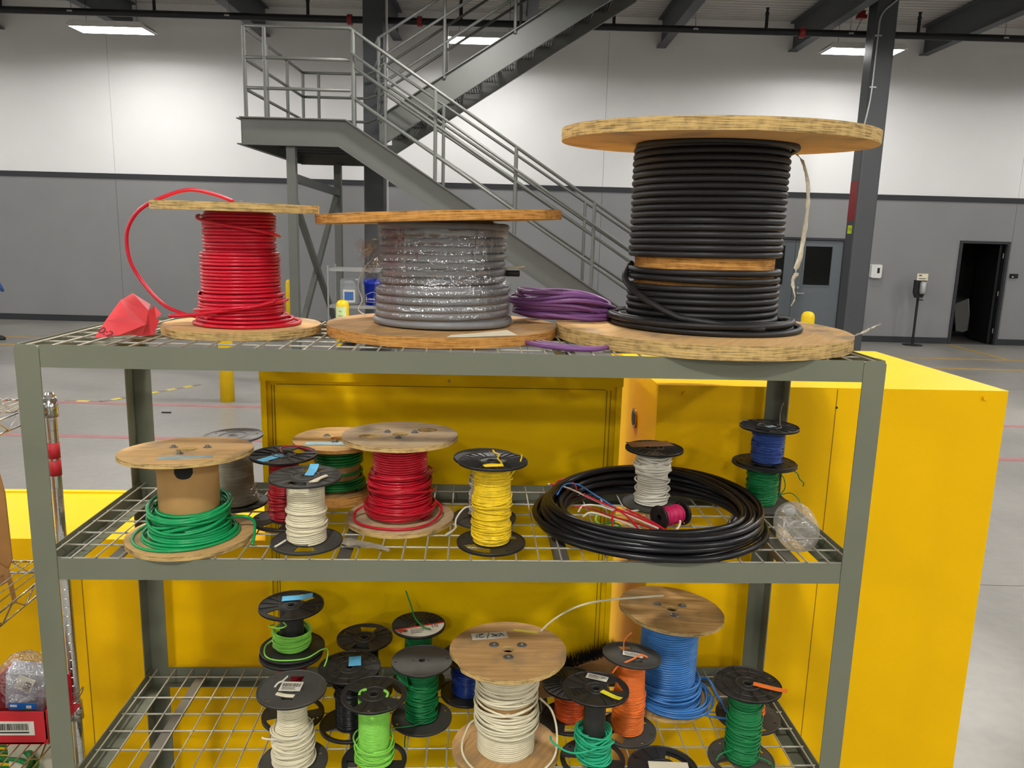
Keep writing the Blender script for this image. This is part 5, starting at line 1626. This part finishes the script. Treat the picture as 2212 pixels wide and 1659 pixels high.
t, up = plastic_spool('black spool with a red and white printed label, rear of bottom shelf', .850, .494, ZB, .082, .196, .032, 'ribbed', M['blackp'], .2)
w = Wind(39); w.helix(.040, .004, .008, .18, .2).core(.038, .008, .18); w.build(W_['green3'], t)
seg = [(.078 * math.cos(a_), .078 * math.sin(a_)) for a_ in np.linspace(PI + .30, 2 * PI - .02, 22)]
lb_ = MB().plate(seg, [], .0060, .0066).build('printed_label', M['labelw'], up)
MB().plate([(-.0745, -.022), (.0775, -.0015), (.077, -.008), (-.05, -.026), (-.058, -.05)], [], .0067, .0070).build('label_band', M['labelr'], lb_)
MB().plate(circ(.008, 18, -.046, -.036), [], .0067, .0072).build('label_emblem', pm('emblem_brown', '#6e4a3a', .7), lb_)
text_mesh('label_number', '10', .024, M['ink'], lb_, Matrix.Translation((.045, -.024, .0072)) @ Matrix.Rotation(R(8), 4, 'Z'))
g = MB()
for k in range(4):
    g.box(-.03, .02 - .006 * k, -.030 - .008 * k, -.0275 - .008 * k, .0067, .0070)
g.build('label_print', M['inkg'], lb_)
strand(up, [(.03, -.05, .012), (.01, -.04, .016), (-.012, -.005, .03), (-.02, .02, .055), (-.03, .035, .085), (-.035, .04, .10)], .0024, W_['green2'])

t, up = plastic_spool('spool of dark blue wire half hidden behind the wooden white-wire reel', 1.002, .432, ZB, .080, .130, .034, 'web', M['blackp'], .3, lower='solid')
w = Wind(40); w.helix(.0425, .0033, .008, .118, .2).core(.041, .008, .118).loops(18, .043, .0033, .014, .11, .012, .9); w.build(W_['navy'], t)

# wooden reel of white wire
t, up = wood_reel('wooden reel of white wire with handwritten label, front centre of bottom shelf', 1.109, .162, ZB, .1545, .300, .012, .072, face=PLY_F3, seed=41, bolts=3, hole=.0165, bolt_r=.043, tilt=(R(-1.1), 0),
                  chips=((R(205), .22, .012), (R(190), .12, .006)), base_t=.014, base_r=.145)
w = Wind(41)
w.helix(.0755, .0058, .165, .288, .08).helix(.0755, .0058, .014, .135, .10).core(.0735, .014, .13)
w.loops(14, .0765, .0058, .09, .165, .018, 1.0, turns=(1.0, 2.0))
w.loops(6, .0765, .0058, .15, .22, .014, .8)
w.build(W_['cream'], t)
strand(t, [(.09, .02, .145), (.122, .0, .120), (.135, -.03, .075), (.125, -.075, .035), (.08, -.115, .018), (.01, -.135, .017), (-.06, -.12, .017), (-.105, -.07, .02), (-.118, -.03, .04), (-.10, .01, .07), (-.08, .01, .09)], .003, W_['cream'], 'loose_wire_loop')
strand(t, [(.085, .07, .285), (.10, .105, .300), (.15, .105, .345), (.21, .10, .378), (.28, .095, .395), (.36, .09, .405), (.43, .088, .412)], .003, W_['cream'])
o = tape(up, -.048, .072, .0004, .098, .036, R(8), M['labelw'], 'handwritten_label')
g = MB()
for pts in ([(.036, .010), (.034, -.010)], [(.016, .004), (.022, .010), (.030, .004), (.026, -.004), (.014, -.010), (.030, -.010)], [(.008, .015), (.0, -.015)],
            [(-.006, .008), (-.020, .0), (-.006, -.008), (-.018, .008), (-.026, -.006)], [(-.024, .010), (-.034, -.004), (-.04, .006), (-.030, -.010)]):
    g.tube([(p[0], p[1], .0010) for p in pts], .0011, 4)
g.xform(Matrix.Rotation(PI, 4, 'Z')).build('handwriting', M['ink'], o)
tape(up, .052, .098, .0004, .068, .013, R(-12), M['tapeyf'])
tape(t, .028, -.118, .0145, .055, .03, R(8), M['labelw'], 'barcode_label', marks=True)

# push broom head lying behind
bh = thing('broom_head', 'broom head with black bristles and brown wooden block, lying at the rear', 'broom', (1.33, .465, ZB))
wm = Matrix.Translation((.0, -.02, .055)) @ Matrix.Rotation(R(14), 4, 'Z') @ Matrix.Rotation(R(-10), 4, 'Y') @ Matrix.Rotation(R(6), 4, 'X')
MB().mbox(wm, .15, .016, .038).build('block', M['cardb'], bh)
mb = MB(); rg = np.random.default_rng(3)
for i in range(1400):
    u = rg.uniform(-.145, .145); v = rg.uniform(-.012, .012)
    a_ = wm @ Vector((u, v, .037)); b_ = wm @ Vector((u + rg.normal(0, .004), v + rg.normal(0, .006), .037 + rg.uniform(.044, .054)))
    d = (b_ - a_).normalized(); s_ = d.orthogonal().normalized() * .0009
    mb.add([a_ + s_, a_ - s_, b_, a_ + d.cross(s_)], [(0, 1, 2), (0, 2, 3), (1, 3, 2)])
o = mb.build('bristles', M['black2'], bh); o['kind'] = 'stuff'

t, up = plastic_spool('short spool of dark orange wire behind the black-cored green spool', 1.300, .302, ZB, .083, .118, .030, 'ribbed', M['blackp'], .8, lower='window')
w = Wind(42); w.helix(.040, .0036, .008, .106, .15).core(.038, .008, .106).loops(10, .040, .0036, .014, .08, .01, .9); w.build(W_['rust'], t)
t, up = plastic_spool('spool with bare black barrel above mint green wire, front of bottom shelf', 1.341, .120, ZB, .087, .214, .029, 'window', M['blackp'], -.3, tilt=(R(-2.2), 0), lower='bigwin')
w = Wind(43); w.helix(.0345, .0058, .008, .085, .3).core(.032, .008, .08).helix(.040, .0058, .008, .07, .6).loops(14, .039, .0058, .014, .095, .016, 1.3); w.build(W_['mint'], t)
tape(up, -.005, .052, .006, .058, .026, R(-6), M['labelw'], 'barcode_label', marks=True)
tape(up, .044, -.030, .008, .062, .016, R(-28), M['tapeyel'], curl=.004)
strand(t, [(.04, -.03, .085), (.0, -.055, .075), (-.05, -.06, .065), (-.085, -.055, .070), (-.115, -.04, .085), (-.12, -.04, .10)], .0027, W_['mint'])
strand(t, [(-.04, -.02, .06), (.0, -.056, .075), (.04, -.05, .085), (.048, -.03, .08)], .0028, W_['mint'], 'loose_wire_loop')

t, up = plastic_spool('spool of bright orange wire leaning before the blue reel', 1.459, .246, ZB, .082, .238, .032, 'onewin', M['greyp'], .0, tilt=(R(-5), R(5)), lower='window')
w = Wind(44); w.helix(.038, .0037, .008, .222, .12, prof=[(0, .044), (.5, .041), (1, .037)]).core(.036, .008, .222, prof=[(0, .042), (.5, .039), (1, .035)]).loops(14, .040, .0037, .02, .13, .014, .9); w.build(W_['orange'], t)
tape(up, .002, -.004, .0064, .056, .026, R(-14), M['labelw'], 'barcode_label', marks=True)
strand(up, [(-.06, -.05, -.03), (-.045, -.05, -.008), (-.01, -.045, .010), (.02, -.02, .014), (.04, -.018, .008)], .0027, W_['orange'])
strand(up, [(-.02, .02, .002), (-.02, .025, .03), (-.010, .03, .045), (.0, .03, .055)], .0020, W_['orange'])

t, up = wood_reel('wooden reel of sky blue wire, right rear of bottom shelf', 1.606, .405, ZB, .155, .296, .010, .078, face=PLY_F4, edge=PLY_E, seed=47, bolts=3, hole=.018, bolt_r=.044, tilt=(R(-1), R(3.5)), chips=((R(200), .3, .006),), base_r=.128, base_t=.012)
w = Wind(45)
w.helix(.0815, .0072, .012, .284, .06).core(.079, .012, .284)
w.helix(.0885, .0072, .012, .075, .4).loops(8, .089, .0072, .02, .085, .016, 1.6)
w.rings([(.108, .02, .018, -.012), (.116, .018, .022, -.014), (.104, .03, .016, -.01), (.112, .028, .02, -.01)], .0072)
w.build(W_['sky'], t)
strand(t, [(.1, .02, .05), (.13, .01, .06), (.15, -.03, .03), (.165, -.08, .005)], .0036, W_['sky'])
strand(t, [(.06, -.1, .02), (.11, -.11, .012), (.155, -.12, .010)], .0036, W_['sky'])

t, up = plastic_spool('low black spool with some orange-red wire, right of bottom shelf', 1.829, .310, ZB, .092, .100, .032, 'bigwin', M['greyp'], .6, lower='bigwin')
up.scale = (.55, .55, 1)
w = Wind(46); w.helix(.038, .004, .008, .085, .4).core(.036, .008, .085).loops(12, .039, .004, .014, .08, .012, 1.6); w.build(W_['orange'], t)
t, up = plastic_spool('black spool of dark green printed wire with orange tape, front right of bottom shelf', 1.745, .119, ZB, .088, .228, .033, 'web', M['blackp'], .1, tilt=(R(-.9), 0), lower='bigwin', lmat=M['greyp'])
w = Wind(47); w.helix(.040, .0042, .008, .205, .18).core(.0385, .008, .205).loops(12, .040, .0042, .02, .19, .012, .8); w.build(W_['green3'], t)
tape(up, .048, -.030, .0065, .085, .019, R(-34), M['tapeor'], curl=.003)
strand(t, [(-.03, -.03, .05), (-.05, -.04, .056), (-.075, -.045, .048), (-.085, -.05, .035)], .0021, W_['green3'])
strand(t, [(.03, -.03, .03), (.05, -.04, .028), (.066, -.045, .018), (.07, -.05, .0)], .0021, W_['green3'])

t, up = plastic_spool('empty black spool lying low at the front under a white card', 1.517, .060, ZB, .092, .022, .036, 'bigwin', M['blackp'], .1)
cdo = MB().box(-.052, .052, -.035, .035, 0, .0008).build('paper_card', M['paper'])
cdo.location = (1.530, .040, ZB + .0255); cdo.rotation_euler = (R(2), 0, R(-4))
tag(cdo, 'blank white card lying on the empty spool at the front', 'card')

# ------------------------------------------------------------------ chrome wire shelving at the left
CX, CY = -.066, .25
cs = thing('chrome_shelving', 'chrome wire shelving unit beside the left end of the rack', 'shelving', (-.5, 0, 0))
cso = (-.5, 0, 0)
CW, CD = .91, .46
prof = [(0, 1.662), (.010, 1.662), (.0127, 1.656)]
z = 1.64
while z > .03:
    prof += [(.0127, z + .0009), (.0122, z + .0003), (.0122, z - .0003), (.0127, z - .0009)]; z -= .0254
prof += [(.0127, 0), (0, 0)]
pm0 = None
for x in (CX, CX - CW):
    for yy in (CY, CY - CD):
        if pm0 is None:
            pm0 = MB().lathe(prof, 22, sm=False).build('post', M['chrome'], cs); o = pm0
        else:
            o = put('post', pm0.data, cs)
        o.location = (x - cso[0], yy - cso[1], 0)
for (z0_, z1_) in ((1.489, 1.530), (1.443, 1.484)):
    MB().lathe([(.0128, z0_), (.0142, z0_), (.0142, z1_), (.0128, z1_)], 18, c=(CX, CY, 0)).build('red_band', M['tapered'], cs, org=cso)
sw = None
for z in (1.640, 1.205, .790, .590):
    fr = MB()
    for zz in (z, z - .032):
        fr.tube([(CX, CY, zz), (CX, CY - CD, zz), (CX - CW, CY - CD, zz), (CX - CW, CY, zz)], .0028, 6, closed=True)
    for (a, b_) in (((CX, CY), (CX, CY - CD)), ((CX, CY), (CX - CW, CY)), ((CX, CY - CD), (CX - CW, CY - CD))):
        L = math.hypot(b_[0] - a[0], b_[1] - a[1]); k = max(2, int(L / .045)); P = []
        for i in range(k + 1):
            P.append((a[0] + (b_[0] - a[0]) * i / k, a[1] + (b_[1] - a[1]) * i / k, z if i % 2 else z - .032))
        fr.tube(P, .0022, 5)
    fo_ = fr.build('shelf_frame', M['chrome'], cs, org=cso)
    for i in range(1, 36):
        if sw is None:
            sw = MB().cyl((0, 0, 0), (0, -CD, 0), .0018, n=5).build('shelf_wire', M['chrome'], fo_); o = sw
        else:
            o = put('shelf_wire', sw.data, fo_)
        o.location = (CX - CW * i / 36 - cso[0], CY - cso[1], z + .0042)
    for x in (CX, CX - CW):
        for yy in (CY, CY - CD):
            MB().lathe([(.0128, -.042), (.0185, -.042), (.0165, .008), (.0128, .008)], 16, c=(x, yy, z)).build('corner_collar', M['chrome'], fo_, org=cso)
# wire hooks twisted round the post at the third shelf
strand(cs, [(CX - .012 - cso[0], CY - .02, .83), (CX + .016 - cso[0], CY - .012, .835), (CX + .026 - cso[0], CY - .005, .845), (CX + .016 - cso[0], CY - .01, .82), (CX - .03 - cso[0], CY - .03, .79)], .0014, M['bolt'], 'twist_wire', 5)

# torn cardboard box on the second shelf
cbx = (-.42, .05, 1.211)
cbt = thing('cardboard_box', 'torn brown cardboard box standing on the chrome shelf', 'box', cbx)
mb = MB()
mb.prism([(-.66, 1.212), (-.215, 1.212), (-.165, 1.212), (-.150, 1.245), (-.152, 1.42), (-.166, 1.50), (-.185, 1.525), (-.66, 1.525)], .17, .175)
mb.box(-.66, -.655, -.12, .175, 1.212, 1.525).box(-.66, -.2, -.12, .175, 1.212, 1.216).box(-.66, -.20, -.12, -.115, 1.212, 1.50)
mb.build('carton', M['cardb'], cbt, org=cbx)
MB().add([(-.20, .168, 1.25), (-.155, .166, 1.22), (-.140, .160, 1.135), (-.150, .158, 1.13), (-.158, .160, 1.19), (-.205, .162, 1.16), (-.22, .164, 1.2)], [(0, 1, 4), (1, 2, 3, 4), (0, 4, 5, 6)]).build('torn_flap', M['cardb'], cbt, org=cbx).modifiers.new('thick', 'SOLIDIFY').thickness = .004

# red parts bin
bb_ = (-.13, .15, .796)
bn = thing('parts_bin', 'red plastic parts bin with a barcode label on the chrome shelf', 'bin', bb_)
X0, X1, Y0, Y1 = -.21, -.045, .07, .235
mb = MB()
mb.prism([(X0 + .012, .796), (X1 - .012, .796), (X1, .812), (X1 + .003, .885), (X0 - .003, .885), (X0, .812)], Y0, Y0 + .004)
mb.box(X0, X0 + .004, Y0, Y1, .80, .93).box(X1 - .004, X1, Y0, Y1 - .06, .80, .885).box(X0, X1 - .02, Y1 - .004, Y1, .80, .89).box(X0, X1, Y0, Y1, .797, .801)
mb.build('tray', M['binred'], bn, org=bb_)
lo_ = MB().box(-.18, -.075, Y0 - .0012, Y0 - .0002, .822, .860).build('barcode_label', M['labelw'], bn, org=bb_)
g = MB(); rg = random.Random(5); x = -.168
while x < -.09:
    w_ = rg.choice((.001, .0016, .0024)); g.box(x, x + w_, Y0 - .0018, Y0 - .0011, .836, .854); x += w_ + rg.choice((.0012, .002))
g.box(-.170, -.088, Y0 - .0018, Y0 - .0011, .828, .8315)
g.build('label_print', M['ink'], lo_, org=bb_)
bg_ = (-.13, .15, .805)
bgt = thing('parts_bag', 'clear plastic bag of small parts with price tags in the red bin', 'bag', bg_)
mb = MB()
nu, nv_ = 22, 14; rgn = np.random.default_rng(6); vs_ = []
for i in range(nv_):
    th = PI * i / (nv_ - 1)
    for j in range(nu):
        ph = 2 * PI * j / nu; k_ = 1 + rgn.uniform(-.10, .10)
        vs_.append((.074 * math.sin(th) * math.cos(ph) * k_, .062 * math.sin(th) * math.sin(ph) * k_, .100 + .098 * math.cos(th) * (1 + rgn.uniform(-.04, .04))))
mb.add(vs_, [(i * nu + j, i * nu + (j + 1) % nu, (i + 1) * nu + (j + 1) % nu, (i + 1) * nu + j) for i in range(nv_ - 1) for j in range(nu)], 0, True)
mb.build('bag_film', M['bagfilm'], bgt)
MB().mbox(Matrix.Translation((0, .005, .10)) @ Euler((.25, .2, .15)).to_matrix().to_4x4(), .045, .022, .06).build('inner_pack', pm('silver_pack', '#b9bcc4', 0.4), bgt)
o = MB().mbox(Matrix.Translation((.020, -.045, .135)) @ Euler((.35, .5, .1)).to_matrix().to_4x4(), .020, .0008, .027).build('price_tag', M['labelw'], bgt)
g = MB()
for k in range(7):
    g.mbox(Matrix.Translation((.020, -.045, .135)) @ Euler((.35, .5, .1)).to_matrix().to_4x4() @ Matrix.Translation((.008, -.0012, -.018 + .005 * k)), .008, .0003, .0012 if k % 2 else .0007)
g.build('tag_print', M['ink'], o)
cb_ = pm('card_blue', '#1f63b4', 0.5)
for (zc, xs) in ((.082, .018), (.055, .020)):
    o = MB().mbox(Matrix.Translation((xs, -.058, zc)) @ Euler((.2, .08, .1)).to_matrix().to_4x4(), .032, .0008, .010).build('header_card', cb_, bgt)
    MB().mbox(Matrix.Translation((xs, -.0595, zc)) @ Euler((.2, .08, .1)).to_matrix().to_4x4() @ Matrix.Translation((-.02, 0, .002)), .008, .0004, .003).mbox(Matrix.Translation((xs, -.0595, zc)) @ Euler((.2, .08, .1)).to_matrix().to_4x4() @ Matrix.Translation((.015, 0, -.001)), .006, .0004, .004).build('card_print', M['labelw'], o)
    MB().mbox(Matrix.Translation((xs + .01, -.056, zc - .013)) @ Euler((.2, .08, .1)).to_matrix().to_4x4(), .014, .001, .003).build('gold_part', M['brass'], o)
gc = thing('green_cable_coil', 'coil of dark green cable on the lowest visible chrome shelf', 'cable coil', (-.22, .06, .596))
w = Wind(60); rg = np.random.default_rng(2)
for k in range(14):
    a = np.linspace(0, 2 * np.pi, 60); rx = .12 + rg.uniform(-.02, .02); ry = .10 + rg.uniform(-.02, .02)
    P = np.stack([rx * np.cos(a), ry * np.sin(a), .008 + .010 * k + .010 * np.sin(a + rg.uniform(0, 6))], 1); P[:, 2] = np.maximum(P[:, 2], .006); P[-1] = P[0]
    w._add(P, np.stack([np.cos(a), np.sin(a), 0 * a], 1), .006, 7)
w.build(W_['green2'], gc, 'cable')
wbx = MB().box(-.055, .055, -.05, .05, 0, .15).build('white_carton', M['paper'])
wbx.location = (-.135, .19, .596); tag(wbx, 'small off-white carton behind the green cable coil', 'carton')
